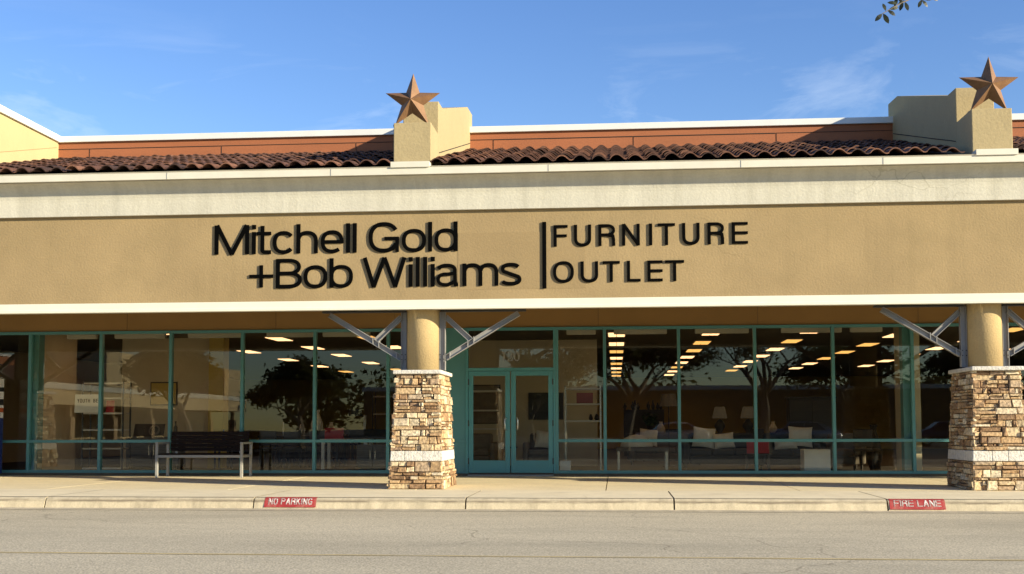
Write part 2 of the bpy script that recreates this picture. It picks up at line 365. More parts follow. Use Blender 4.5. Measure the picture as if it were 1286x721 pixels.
def roundbox(mb, x0, x1, y0, y1, z0, z1, r, tint=.5):
    """box with all edges rounded (superellipsoid-like grid), for cushions"""
    bm = bmesh.new(); bmesh.ops.create_cube(bm, size=1)
    bmesh.ops.scale(bm, vec=(x1 - x0, y1 - y0, z1 - z0), verts=bm.verts)
    bmesh.ops.bevel(bm, geom=list(bm.edges), offset=r, segments=3, profile=.5, affect='EDGES')
    bmesh.ops.translate(bm, vec=((x0 + x1) / 2, (y0 + y1) / 2, (z0 + z1) / 2), verts=bm.verts)
    bm.verts.index_update()
    mb.add([v.co[:] for v in bm.verts], [[v.index for v in f.verts] for f in bm.faces], tint); bm.free(); return mb

# ------------------------------------------------------------------ stroke lettering (grotesque)
def ell(cx, cz, rx, rz, a0, a1, n=22, p=2.35):
    out = []
    for i in range(n + 1):
        a = math.radians(a0 + (a1 - a0) * i / n); c, s_ = math.cos(a), math.sin(a)
        out.append((cx + rx * math.copysign(abs(c) ** (2 / p), c), cz + rz * math.copysign(abs(s_) ** (2 / p), s_)))
    return out
def glyph(ch, x0, x1, H, w, xh):
    """centre-line strokes of one letter fitted to the box x0..x1, baseline 0, cap height H; returns list of (path, width, closed)"""
    a, b = x0 + w / 2, x1 - w / 2; c = (x0 + x1) / 2; t = w * .84; h = t / 2; W = x1 - x0
    S = []
    def st(path, ww=w, closed=False): S.append((path, ww, closed))
    rx = (b - a) / 2
    if ch == 'M':
        st([(a, 0), (a, H)]); st([(b, 0), (b, H)]); st([(a + w * .1, H), (c, 0)], w * 1.02); st([(b - w * .1, H), (c, 0)], w * 1.02)
    elif ch == 'i': st([(c, 0), (c, xh)]); st([(c, H - w * 1.05), (c, H)])
    elif ch == 'I' or ch == 'l': st([(c, 0), (c, H)])
    elif ch == 't':
        s_ = x0 + W * .40
        st([(s_, H * .96), (s_, .12 * H)] + ell(s_ + w * .95, .12 * H, w * .95, .12 * H - h, 180, 270, 8) + [(x1, h)], w * .95); st([(x0, xh - h), (x1, xh - h)], t)
    elif ch == 'c': st(ell(c, xh / 2, rx, xh / 2 - h + .004, 38, 322), w * .95)
    elif ch == 'o': st(ell(c, xh / 2, rx, xh / 2 - h + .004, 0, 360, 36)[:-1], w * .95, True)
    elif ch == 'O': st(ell(c, H / 2, rx, H / 2 - h + .004, 0, 360, 40)[:-1], w, True)
    elif ch == 'h': st([(a, 0), (a, H)]); st([(b, 0), (b, xh * .55)] + ell(c, xh * .55, rx, xh * .45 - h, 0, 165, 14), w * .95)
    elif ch == 'e':
        st(ell(c, xh / 2, rx, xh / 2 - h + .004, 0, 312), w * .95); st([(a, xh * .5), (x1 - w * .05, xh * .5)], t)
    elif ch == 'd': st([(b, 0), (b, H)]); st(ell(c, xh / 2, rx, xh / 2 - h + .004, 0, 360, 32)[:-1], w * .92, True)
    elif ch == 'b': st([(a, 0), (a, H)]); st(ell(c, xh / 2, rx, xh / 2 - h + .004, 0, 360, 32)[:-1], w * .92, True)
    elif ch == 'G':
        st(ell(c, H / 2, rx, H / 2 - h + .004, 30, 335, 34)); st([(c + W * .02, H * .46), (x1, H * .46)], t); st([(b, 0), (b, H * .46)], w * .9)
    elif ch == '+': st([(c, -.0), (c, W * .92)], w * .9); st([(x0, W * .46), (x1, W * .46)], t)
    elif ch in 'BPR':
        r = H * .27; st([(a, 0), (a, H)])
        xb = b - w * (.25 if ch == 'B' else 0); cz = H * .725
        rr = H - h - cz
        m0 = a + (b - a) * .5
        top = [(a, H - h), (m0, H - h)] + ell(m0, cz, xb - m0, rr, 90, -90, 14, 2.2) + [(a, cz - rr)]
        st(top, t * 1.08)
        if ch == 'B':
            zz = cz - rr; cl = (zz + h) / 2
            st([(m0, zz)] + ell(m0, cl, b - m0, zz - cl, 90, -90, 14, 2.2) + [(a, h)], t * 1.12)
        if ch == 'R':
            st([(m0 - w * .2, cz - rr)] + [(b - w * .25, cz - rr - h * .9), (b - w * .05, H * .28), (b, 0)], w)
    elif ch == 'W':
        q = (x1 - x0) / 4; e = w * .5
        st([(x0 + e, H), (x0 + q + e * .1, 0)]); st([(c, H), (x0 + q + e * .1, 0)], w * .97); st([(c, H), (x1 - q - e * .1, 0)], w * .97); st([(x1 - e, H), (x1 - q - e * .1, 0)])
    elif ch == 'a':
        st(ell(c - w * .1, xh * .70, rx * .92, xh * .30 - h, 165, 10, 14) + [(b - w * .25, xh * .25), (b - w * .15, h), (x1, h)], w * .92)
        st([(b - w * .25, xh * .58)] + ell(c - w * .3, xh * .30, rx * .86, xh * .26 - h * .3, 80, 290, 16) + [(b - w * .3, xh * .22)], w * .85)
    elif ch == 'm':
        st([(a, 0), (a, xh)]); q = rx / 2
        for k in (0, 1):
            cc = a + q + k * rx
            st([(cc + q, 0), (cc + q, xh * .58)] + ell(cc, xh * .58, q, xh * .42 - h, 0, 165, 12), w * .95)
    elif ch in 'sS':
        hh = xh if ch == 's' else H
        up = ell(c, hh * .735, rx * .92, hh * .265 - h, 25, 215, 14); lo = ell(c, hh * .265, rx, hh * .265 - h, 35, -155, 14)
        st(up + lo, w * .92)
    elif ch == 'F': st([(a, 0), (a, H)]); st([(a, H - h), (x1, H - h)], t); st([(a, H * .5), (x1 - W * .06, H * .5)], t)
    elif ch == 'E':
        st([(a, 0), (a, H)])
        for z in (h, H * .51, H - h): st([(a, z), (x1 - (W * .06 if 0 < abs(z - H * .51) < 1e-6 else 0), z)], t)
    elif ch == 'L': st([(a, 0), (a, H)]); st([(a, h), (x1, h)], t)
    elif ch == 'T': st([(c, 0), (c, H)]); st([(x0, H - h), (x1, H - h)], t)
    elif ch in 'uU':
        st([(a, H), (a, H * .36)] + ell(c, H * .36, rx, H * .36 - h + .003, 180, 360, 18) + [(b, H)])
    elif ch == 'N': st([(a, 0), (a, H)]); st([(b, 0), (b, H)]); st([(a, H - w * .1), (b, w * .1)], w * 1.0)
    elif ch == 'A': st([(a, 0), (c, H)]); st([(b, 0), (c, H)]); st([(a + W * .16, H * .3), (b - W * .16, H * .3)], t)
    elif ch == 'K': st([(a, 0), (a, H)]); st([(a, H * .38), (b, H)]); st([(a + W * .25, H * .58), (b, 0)])
    elif ch == 'Y': st([(c, 0), (c, H * .45)]); st([(a, H), (c, H * .43)]); st([(b, H), (c, H * .43)])
    elif ch == 'H': st([(a, 0), (a, H)]); st([(b, 0), (b, H)]); st([(a, H / 2), (b, H / 2)], t)
    elif ch == 'D':
        st([(a, 0), (a, H)]); st([(a, H - h), (c, H - h)] + ell(c, H / 2, b - c, H / 2 - h, 90, -90, 16) + [(a, h)], t)
    elif ch == '1': st([(c + w * .5, 0), (c + w * .5, H)]); st([(x0, H * .76), (c + w * .5, H - h)], t)
    elif ch == '2': st(ell(c, H * .7, rx, H * .3 - h, 170, -25, 14) + [(a, h), (x1, h)], t)
    elif ch == '0': st(ell(c, H / 2, rx, H / 2 - h, 0, 360, 30)[:-1], w * .9, True)
    return S
def stroke_mesh(mb, S, y_front, depth, ox=0, oz=0, frame=None):
    """each stroke extruded: front face at y_front, back at y_front+depth (frame maps (x,d,z) to a point)"""
    F = frame or (lambda x, d, z: (x + ox, y_front + d, z + oz))
    for si, (path, w, closed) in enumerate(S):
        d0 = .0004 * si
        P = [Vector((p[0], p[1])) for p in path]
        Q = [P[0]]
        for p in P[1:]:
            if (p - Q[-1]).length > 1e-5: Q.append(p)
        P = Q; n = len(P); Lf = []; Rt = []
        for i in range(n):
            pa = P[i - 1] if (i or closed) else None; pb = P[(i + 1) % n] if (i < n - 1 or closed) else None
            d1 = (P[i] - pa).normalized() if pa is not None else None; d2 = (pb - P[i]).normalized() if pb is not None else None
            if d1 is None: d1 = d2
            if d2 is None: d2 = d1
            n1 = Vector((-d1.y, d1.x)); n2 = Vector((-d2.y, d2.x)); m = n1 + n2
            if m.length < .2: m = n1
            m.normalize(); k = min(1.6, 1 / max(.3, m.dot(n1)))
            Lf.append(P[i] + m * w / 2 * k); Rt.append(P[i] - m * w / 2 * k)
        vs = [F(p.x, d0, p.y) for p in Lf] + [F(p.x, d0, p.y) for p in Rt] + [F(p.x, depth, p.y) for p in Lf] + [F(p.x, depth, p.y) for p in Rt]
        fs = []; cnt = n if closed else n - 1
        for i in range(cnt):
            j = (i + 1) % n
            fs += [(i, j, n + j, n + i), (2 * n + j, 2 * n + i, 3 * n + i, 3 * n + j), (i, 2 * n + i, 2 * n + j, j), (n + j, 3 * n + j, 3 * n + i, n + i)]
        if not closed:
            fs += [(0, n, 3 * n, 2 * n), (n - 1, 3 * n - 1, 4 * n - 1, 2 * n - 1)]
        mb.add(vs, fs)

# ------------------------------------------------------------------ ground
ZW, ZR = -.05, -.205          # walkway and road levels
rnd = random.Random(3)
def ground():
    mb = MB()
    mb.add([(-400, -400, ZR), (400, -400, ZR), (400, 600, ZR), (-400, 600, ZR)], [(0, 1, 2, 3)])
    struct('road', mb, M['asphalt'])
    g = MB(); g.add([(-60, 16.25, ZR + .004), (60, 16.25, ZR + .004), (60, 16.64, ZR + .004), (-60, 16.64, ZR + .004)], [(0, 1, 2, 3)])
    struct('gutter_pan', g, M['kerbface'])
    cp = MB(); cp.add([(-400, -400, ZR + .004), (400, -400, ZR + .004), (400, 5.5, ZR + .004), (-400, 5.5, ZR + .004)], [(0, 1, 2, 3)]); struct('dark_ground_sheet', cp, M['dark_ground_sheet'])  # dark sheet added behind the camera, keeps the window reflections dim
    y = MB()
    for i in range(-30, 30):                                   # worn line, slightly wavy edges
        x0, x1 = i * 1.0, i * 1.0 + 1.0
        ya, yb = 10.62 + .012 * math.sin(i * 2.1) - .006 * i, 10.62 + .012 * math.sin((i + 1) * 2.1) - .006 * (i + 1)
        y.add([(x0, ya - .035, ZR + .004), (x1, yb - .035, ZR + .004), (x1, yb + .035, ZR + .004), (x0, ya + .035, ZR + .004)], [(0, 1, 2, 3)])
    struct('road_marking', y, M['yellow_line'])
    # kerb: battered face, rounded nose, split by joints
    js = [-60, -38.6, -35.57, -32.54, -29.5, -26.47, -23.44, -20.42, -17.39, -14.36, -11.33, -8.2, -5.13, -2.1, .79, 3.66, 6.72, 9.75, 12.78, 15.8, 60]
    k = MB(); prof = [(16.62, ZR - .2), (16.64, ZR), (16.675, -.105), (16.69, -.078), (16.715, -.060), (16.75, ZW - .004), (18.70, ZW), (18.70, ZR - .2)]
    for a, b in zip(js[:-1], js[1:]): k.prism_x(prof, a + .011, b - .011)
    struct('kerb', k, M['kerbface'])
    ap = MB()
    for a, b in zip(js[:-1], js[1:]):
        ap.add([(a + .011, 16.76, ZW + .002), (b - .011, 16.76, ZW + .002), (b - .011, 18.70, ZW + .004), (a + .011, 18.70, ZW + .004)], [(0, 1, 2, 3)])
    struct('pavement', ap, M['concrete'])
    jx = [-60, -30.4, -27.4, -24.4, -21.3, -18.3, -15.3, -12.25, -9.22, -6.2, -3.17, -.165, 2.82, 5.85, 8.9, 11.9, 60]
    wk = MB()
    for a, b in zip(jx[:-1], jx[1:]): wk.box(a + .008, b - .008, 18.715, 24.34, -.3, ZW)
    struct('walkway', wk, M['walk'])
    jb = MB(); jb.box(-60, 60, 16.66, 24.3, -.35, -.19); struct('joint_bed', jb, M['joint'])
ground()

# ------------------------------------------------------------------ building
YS = 24.30                     # glass plane
YF = 19.30                     # fascia plane
b = thing('shopping_center', (-3, 22, 0), 'long tan stucco shop building with tiled canopy roof, teal windows and orange parapet', 'building')
XL, XR = -17.0, 16.0
MB().box(XL, XR, YF, 19.62, 2.93, 4.58).build('fascia', M['fascia'], b)
MB().box(-2.56, -.47, YF - .003, YF + .02, 3.185, 4.12).build('paint_patch', M['fascia_patch'], b)
cv = MB(); cv.prism_x([(19.55, 4.497), (YF - .075, 4.497), (YF - .08, 4.70)] + [(YF - .08 - .245 * (1 - math.cos(t * PI / 20)), 4.74 + .285 * math.sin(t * PI / 20)) for t in range(11)] + [(19.55, 5.028)], XL, XR)
cv.build('cornice', M['cornice'], b)
t = MB().box(XL, XR, YF - .05, 19.56, 2.885, 3.022); t.box(XL, XR, YF - .066, YF - .045, 2.865, 2.915); t.build('sill_trim', M['trim'], b, bevel=.006)
g = MB(); g.prism_x([(18.91, 5.032), (18.91, 5.142), (18.89, 5.160), (19.25, 5.20), (19.25, 5.034)], XL, XR); gut = g.build('gutter', M['gutter'], b)
for x in (-14.2, -10.6, -7.35, -4.6, -1.05, 2.0, 4.2, 7.6): MB().box(x, x + .006, 18.905, 18.92, 5.034, 5.142).build('gutter_seam', M['steel'], gut)
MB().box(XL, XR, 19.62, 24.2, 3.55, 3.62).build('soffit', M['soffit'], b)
MB().box(XL, XR, 24.28, 24.5, 2.975, 3.6).build('wall', M['wall'], b)
for x in (-13.4, -10.25, -7.05, -4.55, -.35, 2.85, 6.0): MB().box(x, x + .014, 24.276, 24.29, 2.99, 3.55).build('wall_joint', M['soffit'], b)
# parapet with painted boards
p = MB().box(XL, XR, 24.40, 24.75, 6.3, 7.06); pr = p.build('parapet', M['parapet'], b)
gr = MB()
for i in range(int((XR - XL) / 2.9)):
    x0 = XL + i * 2.9; gr.box(x0, x0 + 2.89, 24.392, 24.42, 6.905 + rnd.uniform(-.004, .004), 6.918)
    gr.box(x0, x0 + .010, 24.393, 24.41, 6.6, 6.9)
gr.build('board_seam', M['underlay'], pr)
c = MB().box(XL, XR, 24.34, 24.85, 7.055, 7.185); c.build('parapet_cap', M['white_cap'], b, bevel=.008)
MB().box(XL, XR, 24.75, 60, 3.5, 6.9).build('main_roof', M['underlay'], b)
MB().prism_x([(19.16, 5.19), (24.4, 6.58), (24.4, 5.0), (19.3, 4.9)], XL, XR).build('roof_deck', M['underlay'], b)

def tile_roof():
    """barrel tiles: one course per row, every tile with its own tint; the lower ends of a course step over the one below"""
    mb = MB(); p = .292; n = 9; rows = 14; y0, z0, y1, z1 = 19.02, 5.215, 24.42, 6.66
    ny = (y1 - y0) / rows; nz = (z1 - z0) / rows; r = random.Random(8)
    nx = int((XR - XL) / p)
    prof = []
    for i in range(n + 1):
        u = i / n
        prof.append((u * p, .068 * max(0, math.sin(PI * min(1, u / .72))) ** .8 if u < .72 else -.012 * math.sin(PI * (u - .72) / .28)))
    for k in range(rows):
        for j in range(nx):
            xm = XL + (j + .5) * p; ym = y0 + (k + .5) * ny
            if abs(xm + 3.29) < .40 or abs(xm - 5.93) < .40 or abs(xm - 15.05) < .40 or (xm < -11.8 and ym > 20.3): continue
            x = XL + j * p + r.uniform(-.008, .008); tint = min(1, max(0, r.gauss(.45, .32))); dz = r.uniform(-.006, .012); dy = r.uniform(-.025, .025)
            lo = [(x + a, y0 + k * ny + dy - .02, z0 + k * nz + h_ + .030 + dz) for a, h_ in prof]
            up = [(x + a, y0 + (k + 1) * ny + .05, z0 + (k + 1) * nz + h_ * .93 + .008 + dz) for a, h_ in prof]
            un = [(x + a, y0 + k * ny + dy - .02, z0 + k * nz + h_ + .030 + dz - .020) for a, h_ in prof]
            m_ = n + 1
            mb.add(lo + up + un, [(i, i + 1, m_ + i + 1, m_ + i) for i in range(n)] + [(2 * m_ + i, 2 * m_ + i + 1, i + 1, i) for i in range(n)], tint)
    return mb
tile_roof().build('roof_tiles', M['tile'], b, fix=False)

def pier(xc):
    x0, x1 = xc - .31, xc + .31
    q = MB(); q.prism_x([(19.1, 5.2), (19.1, 5.93), (19.95, 5.93), (19.95, 5.2)], x0, x1)
    o = q.build('roof_pier', M['pier'], b, bevel=.012)
    q = MB(); q.prism_x([(19.952, 5.3), (19.952, 6.51), (20.45, 6.52), (23.98, 7.50), (24.75, 7.545), (24.75, 5.3)], x0 + .003, x1 - .003)
    q.build('pier_wall', M['pier'], o, bevel=.012)
    s = MB()
    for sx in (x0, x1): s.prism_x([(20.0, 5.62), (20.0, 5.635), (24.35, 6.84), (24.35, 6.825)], sx - .004, sx + .004)
    s.build('pier_seam', M['underlay'], o)
    k = MB().box(x0 - .006, x1 + .006, 18.88, 19.12, 5.142, 5.235); k.build('pier_flashing', M['gutter'], o)
    return o
for xc in (-3.29, 5.93, 15.05): pier(xc)
tw = MB().box(-17.0, -11.89, 20.2, 26, 5.0, 7.06).build('tower_wall', M['tower'], b)
MB().box(-17.1, -11.83, 20.14, 26.06, 7.06, 7.20).build('tower_cap', M['white_cap'], tw, bevel=.008)
MB().prism_x([(20.4, 5.86), (20.4, 5.872), (24.3, 6.94), (24.3, 6.928)], -11.895, -11.884).build('wall_seam', M['fascia_patch'], tw)

# storefront bays: each window is a frame with its glass
MX = [-17.0, -15.4, -13.87, -12.34, -10.79, -9.28, -7.745, -6.207, -4.669, -3.40]
MX2 = [-1.19, -.219, 1.273, 2.788, 4.326, 5.868, 7.40, 8.93, 10.46, 12.0, 13.5, 15.0]
def bay(x0, x1, first=False):
    f = MB(); y0, y1 = YS - .055, YS + .065; m = .031
    f.box(x1 - m, x1 + m, y0 - .004, y1, .0, 2.975)
    if first: f.box(x0 - m, x0 + m, y0 - .004, y1, .0, 2.975)
    a, bb = x0 + m, x1 - m
    f.box(a, bb, y0, y1, 2.915, 2.975); f.box(a, bb, y0, y1, .002, .062); f.box(a, bb, y0, y1, .632, .692)
    o = f.build('window_frame', M['teal'], b, bevel=.004)
    g = MB()
    for z0, z1 in ((.062, .632), (.692, 2.915)): g.add([(a, YS, z0), (bb, YS, z0), (bb, YS, z1), (a, YS, z1)], [(0, 1, 2, 3)])
    g.build('window_glass', M['glass'], o, fix=False)
for i in range(len(MX) - 2): bay(MX[i], MX[i + 1], i == 0)
for i in range(len(MX2) - 1): bay(MX2[i], MX2[i + 1], i == 0)
# wide teal panel left of the door, with the window strip between the pillar and the panel
bay(-4.669, -3.62)
pn = MB().box(-3.585, -3.06, YS - .03, YS + .06, .0, 2.975); pn.box(-3.585, -3.06, YS - .05, YS - .028, .63, .69); pn.build('teal_panel', M['teal'], b, bevel=.004)
# door frame, transom, two leaves
df = MB(); y0, y1 = YS - .06, YS + .07
df.box(-3.058, -3.005, y0, y1, 0, 2.975); df.box(-1.262, -1.222, y0, y1, 0, 2.975); df.box(-3.005, -1.262, y0, y1, 2.085, 2.15); df.box(-3.005, -1.262, y0, y1, 2.915, 2.975)
dfo = df.build('door_frame', M['door_teal'], b, bevel=.004)
MB().add([(-3.005, YS, 2.15), (-1.262, YS, 2.15), (-1.262, YS, 2.915), (-3.005, YS, 2.915)], [(0, 1, 2, 3)])
tg = MB(); tg.add([(-3.005, YS, 2.15), (-1.262, YS, 2.15), (-1.262, YS, 2.915), (-3.005, YS, 2.915)], [(0, 1, 2, 3)]); tg.build('transom_glass', M['glass'], dfo, fix=False)
num = MB()
xx = -2.325
for ch, wd in (('1', .085), ('2', .125), ('0', .125)):
    stroke_mesh(num, glyph(ch, xx, xx + wd, .19, .026, .14), YS - .006, .004, 0, 2.285); xx += wd + .022
num.build('door_number', mat('white_vinyl', (.30, .30, .28), .6), dfo)
def leaf(x0, x1, hx, hinge_x):
    d = MB(); s = .098; ya, yb = YS - .045, YS + .01
    d.box(x0, x0 + s, ya, yb, .012, 2.08); d.box(x1 - s, x1, ya, yb, .012, 2.08)
    d.box(x0 + s, x1 - s, ya, yb, .012, .265); d.box(x0 + s, x1 - s, ya, yb, 1.985, 2.08)
    o = d.build('door', M['door_teal'], b, bevel=.004)
    g = MB(); g.add([(x0 + s, YS - .02, .265), (x1 - s, YS - .02, .265), (x1 - s, YS - .02, 1.985), (x0 + s, YS - .02, 1.985)], [(0, 1, 2, 3)]); g.build('door_glass', M['glass'], o, fix=False)
    dx = .05 if hx < -2.13 else -.05
    h = MB().tube([(hx + dx * .6, ya - .002, .885), (hx, ya - .05, .885), (hx, ya - .055, .92), (hx, ya - .055, 1.09), (hx, ya - .05, 1.125), (hx + dx * .6, ya - .002, 1.125)], .012, 8)
    h.build('door_handle', M['chrome'], o, smooth=True)
    for z in (.25, 1.02, 1.86): MB().tube([(hinge_x, ya - .006, z - .06), (hinge_x, ya - .006, z + .06)], .014, 8).build('hinge', M['steel_dark'], o)
leaf(-3.0, -2.146, -2.245, -2.998); leaf(-2.126, -1.267, -1.985, -1.27)
MB().box(XL, XR, YS - .075, YS + .1, -.12, .002).build('sill_base', M['concrete_base'], b)
MB().box(-3.0, -1.265, YS - .16, YS - .076, -.08, -.02).build('threshold', M['steel'], b)

# ---------------- store interior shell
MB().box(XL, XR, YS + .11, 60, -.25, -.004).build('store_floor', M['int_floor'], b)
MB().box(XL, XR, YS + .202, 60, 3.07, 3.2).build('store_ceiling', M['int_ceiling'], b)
MB().box(XL, XR, 52, 52.3, -.004, 3.07).build('back_wall', M['int_gold'], b)
MB().box(-12.55, -12.22, 24.62, 26.2, -.004, 3.07).build('party_wall', M['int_grey'], b)
MB().box(5.80, 6.10, 24.62, 25.5, -.004, 3.07).build('party_wall', M['int_grey'], b)
MB().box(-12.36, -12.20, YS + .07, 24.615, -.004, 3.07).build('mullion_closure', M['teal'], b)
MB().box(5.70, 5.86, YS + .07, 24.615, -.004, 3.07).build('mullion_closure', M['teal'], b)
MB().box(-11.75, -9.55, 27.6, 27.75, -.004, 3.07).build('display_wall', M['int_grey'], b)
MB().box(-9.55, -9.2, 27.4, 27.8, -.004, 3.07).build('display_wall_end', M['int_gold'], b)
MB().box(-4.3, -.45, 29.2, 29.35, -.004, 3.07).build('display_wall', M['int_grey'], b)
MB().box(-16.9, -16.7, 24.6, 60, 0, 3.07).build('side_wall', M['int_grey'], b)
MB().box(15.8, 15.95, 24.6, 60, 0, 3.07).build('side_wall', M['int_grey'], b)
# roller-blind cassettes inside the head of the windows
first = None
for x0, x1 in ((-11.65, -11.0), (-10.6, -9.5), (-9.0, -7.85), (-7.3, -6.3), (-6.1, -5.1), (-1.0, -.4), (-.03, 1.05), (1.62, 2.7), (3.35, 4.55), (4.72, 5.35)):
    cx = (x0 + x1) / 2
    if first is None:
        first = thing('blind_cassette', (0, 0, 0), 'pale roller blind box fixed along the top inside of a shop window', 'blind', 'blind boxes along the top of the windows')
        MB().prism_x([(24.47, 2.95), (24.57, 2.95), (24.57, 2.84), (24.49, 2.84)], -.5, .5).build('housing', M['blind'], first)
        MB().tube([(-.49, 24.53, 2.85), (.49, 24.53, 2.85)], .02, 8).build('roller', M['blind'], first)
        o = first
    else: o = copy_thing(first, (0, 0, 0))
    o.location = (cx, 0, 0); o.scale = (x1 - x0, 1, 1)

# ---------------- ceiling lights
def troffer(name, m):
    o = thing(name, (0, 0, 3.07), 'x', 'ceiling light')
    f = MB(); f.box(-.21, .21, -.56, .56, -.02 + 3.07, 3.068); f.build('frame', M['lamp_frame'], o)
    d = MB(); d.box(-.185, -.008, -.53, .53, 3.038, 3.052); d.box(.008, .185, -.53, .53, 3.038, 3.052); d.build('diffuser', m, o)
    return o
LW = troffer('ceiling_light', M['lamp_warm']); LD = troffer('ceiling_light', M['lamp_dim'])
LW['label'] = 'bright warm fluorescent panel on the dark store ceiling'; LW['group'] = 'lit ceiling lights in the store'
LD['label'] = 'dim yellowish fluorescent panel on the dark store ceiling'; LD['group'] = 'dim ceiling lights in the store'
usedW = usedD = False; rr = random.Random(5)
cols = {-11.0: (25.6,), -10.15: (25.6, 28.6, 32.4, 36.4, 40.4, 44.4), -7.98: (27.8, 31.0, 34.3, 38.5, 43, 47.5), -5.8: (27.6, 31.0, 34.4, 38, 42, 46.5), 0.03: (27.4, 30.5, 33.6, 36.8, 40, 43.2, 46.3, 49.5), 2.17: (27.2, 30.3, 33.4, 36.5, 39.6, 42.7, 45.8, 48.9),  # foremost panels of the first two columns: added, hidden, to brighten the display wall
        4.35: (26.9, 30.0, 33.1, 36.2, 39.2, 42.3, 45.4), 6.5: (28.4, 31.5, 34.6, 37.7, 40.8, 43.9), 8.7: (27, 30.1, 33.2, 36.3, 39.4, 42.5), 10.9: (28, 31.1, 34.2, 37.3)}
for x, ys in cols.items():
    for i, y in enumerate(ys):
        dim = rr.random() < .3
        if dim:
            o = LD if not usedD else copy_thing(LD, (0, 0, 0)); usedD = True
        else:
            o = LW if not usedW else copy_thing(LW, (0, 0, 0)); usedW = True
        o.location = (x, y, 3.07)

# ------------------------------------------------------------------ stone pillars with round column and steel brackets
def stone_pillar(xc, seed, label):
    r = random.Random(seed)
    o = thing('stone_pillar', (xc, 19.72, ZW), label, 'pillar', 'stone pillars carrying the canopy')
    YC = 19.72; Hs = 1.835 - ZW
    w0, w1, d0, d1 = .437, .345, .715, .575            # half width / half depth at base and top
    def hw(z): t = (z - ZW) / Hs; return w0 + (w1 - w0) * t
    def hd(z): t = (z - ZW) / Hs; return d0 + (d1 - d0) * t
    core = MB(); g = .035
    core.add([(xc + sx * (hw(z) - g), YC + sy * (hd(z) - g), z) for z in (ZW - .02, 1.83) for sx, sy in ((-1, -1), (1, -1), (1, 1), (-1, 1))],
             [(0, 3, 2, 1), (4, 5, 6, 7), (0, 1, 5, 4), (1, 2, 6, 5), (2, 3, 7, 6), (3, 0, 4, 7)])
    core.build('pillar_core', M['mortar'], o)
    st = MB()
    def face(axis, sgn):
        """courses of ledge stones on one battered face; u runs along the face"""
        def pt(u, z, out):
            # u in -1..1 across the face
            if axis == 'y': return (xc + u * hw(z), YC + sgn * (hd(z) + out), z)
            return (xc + sgn * (hw(z) + out), YC + u * hd(z), z)
        half = hw if axis == 'y' else hd
        for za, zb in ((ZW + .002, .395), (.565, 1.80)):
            z = za
            while z < zb - .015:
                hgt = min(r.choice((.045, .06, .075, .09, .105, .125, .15)), zb - z)
                if zb - z - hgt < .035: hgt = zb - z
                L_ = half(z) ; u = -1.0
                while u < .999:
                    w = r.choice((.07, .10, .13, .17, .21, .26, .33)) / L_
                    if 1 - u - w < .07 / L_: w = 1 - u
                    gap = .005 / L_
                    split = hgt > .085 and r.random() < .35
                    for (sa, sb) in (((0, .5), (.5, 1)) if split else ((0, 1),)):
                        z0 = z + hgt * sa + .004 + r.uniform(-.003, .004); z1 = z + hgt * sb - .004 - r.uniform(-.003, .004)
                        out = r.uniform(-.022, .030); tint = r.random()
                        e = [r.uniform(-.016, .016) for _ in range(8)]
                        ja = [r.uniform(-.008, .008) / L_ for _ in range(4)]
                        a, bb = u + gap, u + w - gap
                        end0 = u < -.999; end1 = u + w > .999
                        oa = .012 / L_ if end0 else 0; ob = .012 / L_ if end1 else 0
                        v = [pt(a - oa + (0 if end0 else ja[0]), z0, out + e[0]), pt(bb + ob + (0 if end1 else ja[1]), z0, out + e[1]), pt(bb + ob + (0 if end1 else ja[2]), z1, out + e[2]), pt(a - oa + (0 if end0 else ja[3]), z1, out + e[3])]
                        k = .014 / L_; c0 = (z0 + z1) / 2
                        fr = [pt(a + k, z0 + .010, out + .012 + e[4]), pt(bb - k, z0 + .008, out + .012 + e[5]), pt(bb - k, z1 - .008, out + .012 + e[6]), pt(a + k, z1 - .010, out + .012 + e[7])]
                        bk = [pt(a, z0, -.05), pt(bb, z0, -.05), pt(bb, z1, -.05), pt(a, z1, -.05)]
                        fs = [(0, 1, 5, 4), (1, 2, 6, 5), (2, 3, 7, 6), (3, 0, 4, 7), (4, 5, 6, 7), (8, 9, 1, 0), (9, 10, 2, 1), (10, 11, 3, 2), (11, 8, 0, 3)]
                        st.add(v + fr + bk, fs, tint)
                    u += w
                z += hgt
    face('y', -1); face('x', -1); face('x', 1); face('y', 1)
    st.build('ledge_stones', M['stone'], o)
    bd = MB()
    z0, z1 = .40, .56; n = 3
    for axis in 'yx':
        for sgn in (-1, 1):
            cuts = [-1, r.uniform(-.5, -.3), r.uniform(.2, .4), 1]
            for a, bb in zip(cuts[:-1], cuts[1:]):
                vs = []
                for out in (.018, -.05):
                    for u, z in ((a, z0), (bb, z0), (bb, z1), (a, z1)):
                        uu = u + (.006 if u == a and a > -1 else -.006 if u == bb and bb < 1 else (.02 if u > 0 else -.02) if axis == 'y' else 0)
                        if axis == 'y': vs.append((xc + uu * hw(z), YC + sgn * (hd(z) + out), z))
                        else: vs.append((xc + sgn * (hw(z) + out), YC + uu * hd(z), z))
                bd.add(vs, [(0, 1, 2, 3), (7, 6, 5, 4), (0, 4, 5, 1), (1, 5, 6, 2), (2, 6, 7, 3), (3, 7, 4, 0)])
    bd.build('limestone_band', M['limestone'], o, bevel=.008)
    cp = MB(); cp.box(xc - .395, xc + .395, YC - .665, YC + .665, 1.80, 1.865); cp.build('limestone_cap', M['limestone'], o, bevel=.014)
    MB().lathe([(.272, 1.866), (.272, 3.56)], xc, YC, 40).build('round_column', M['column'], o, smooth=False)
    for p in o.children[-1].data.polygons: p.use_smooth = abs(p.normal.z) < .5
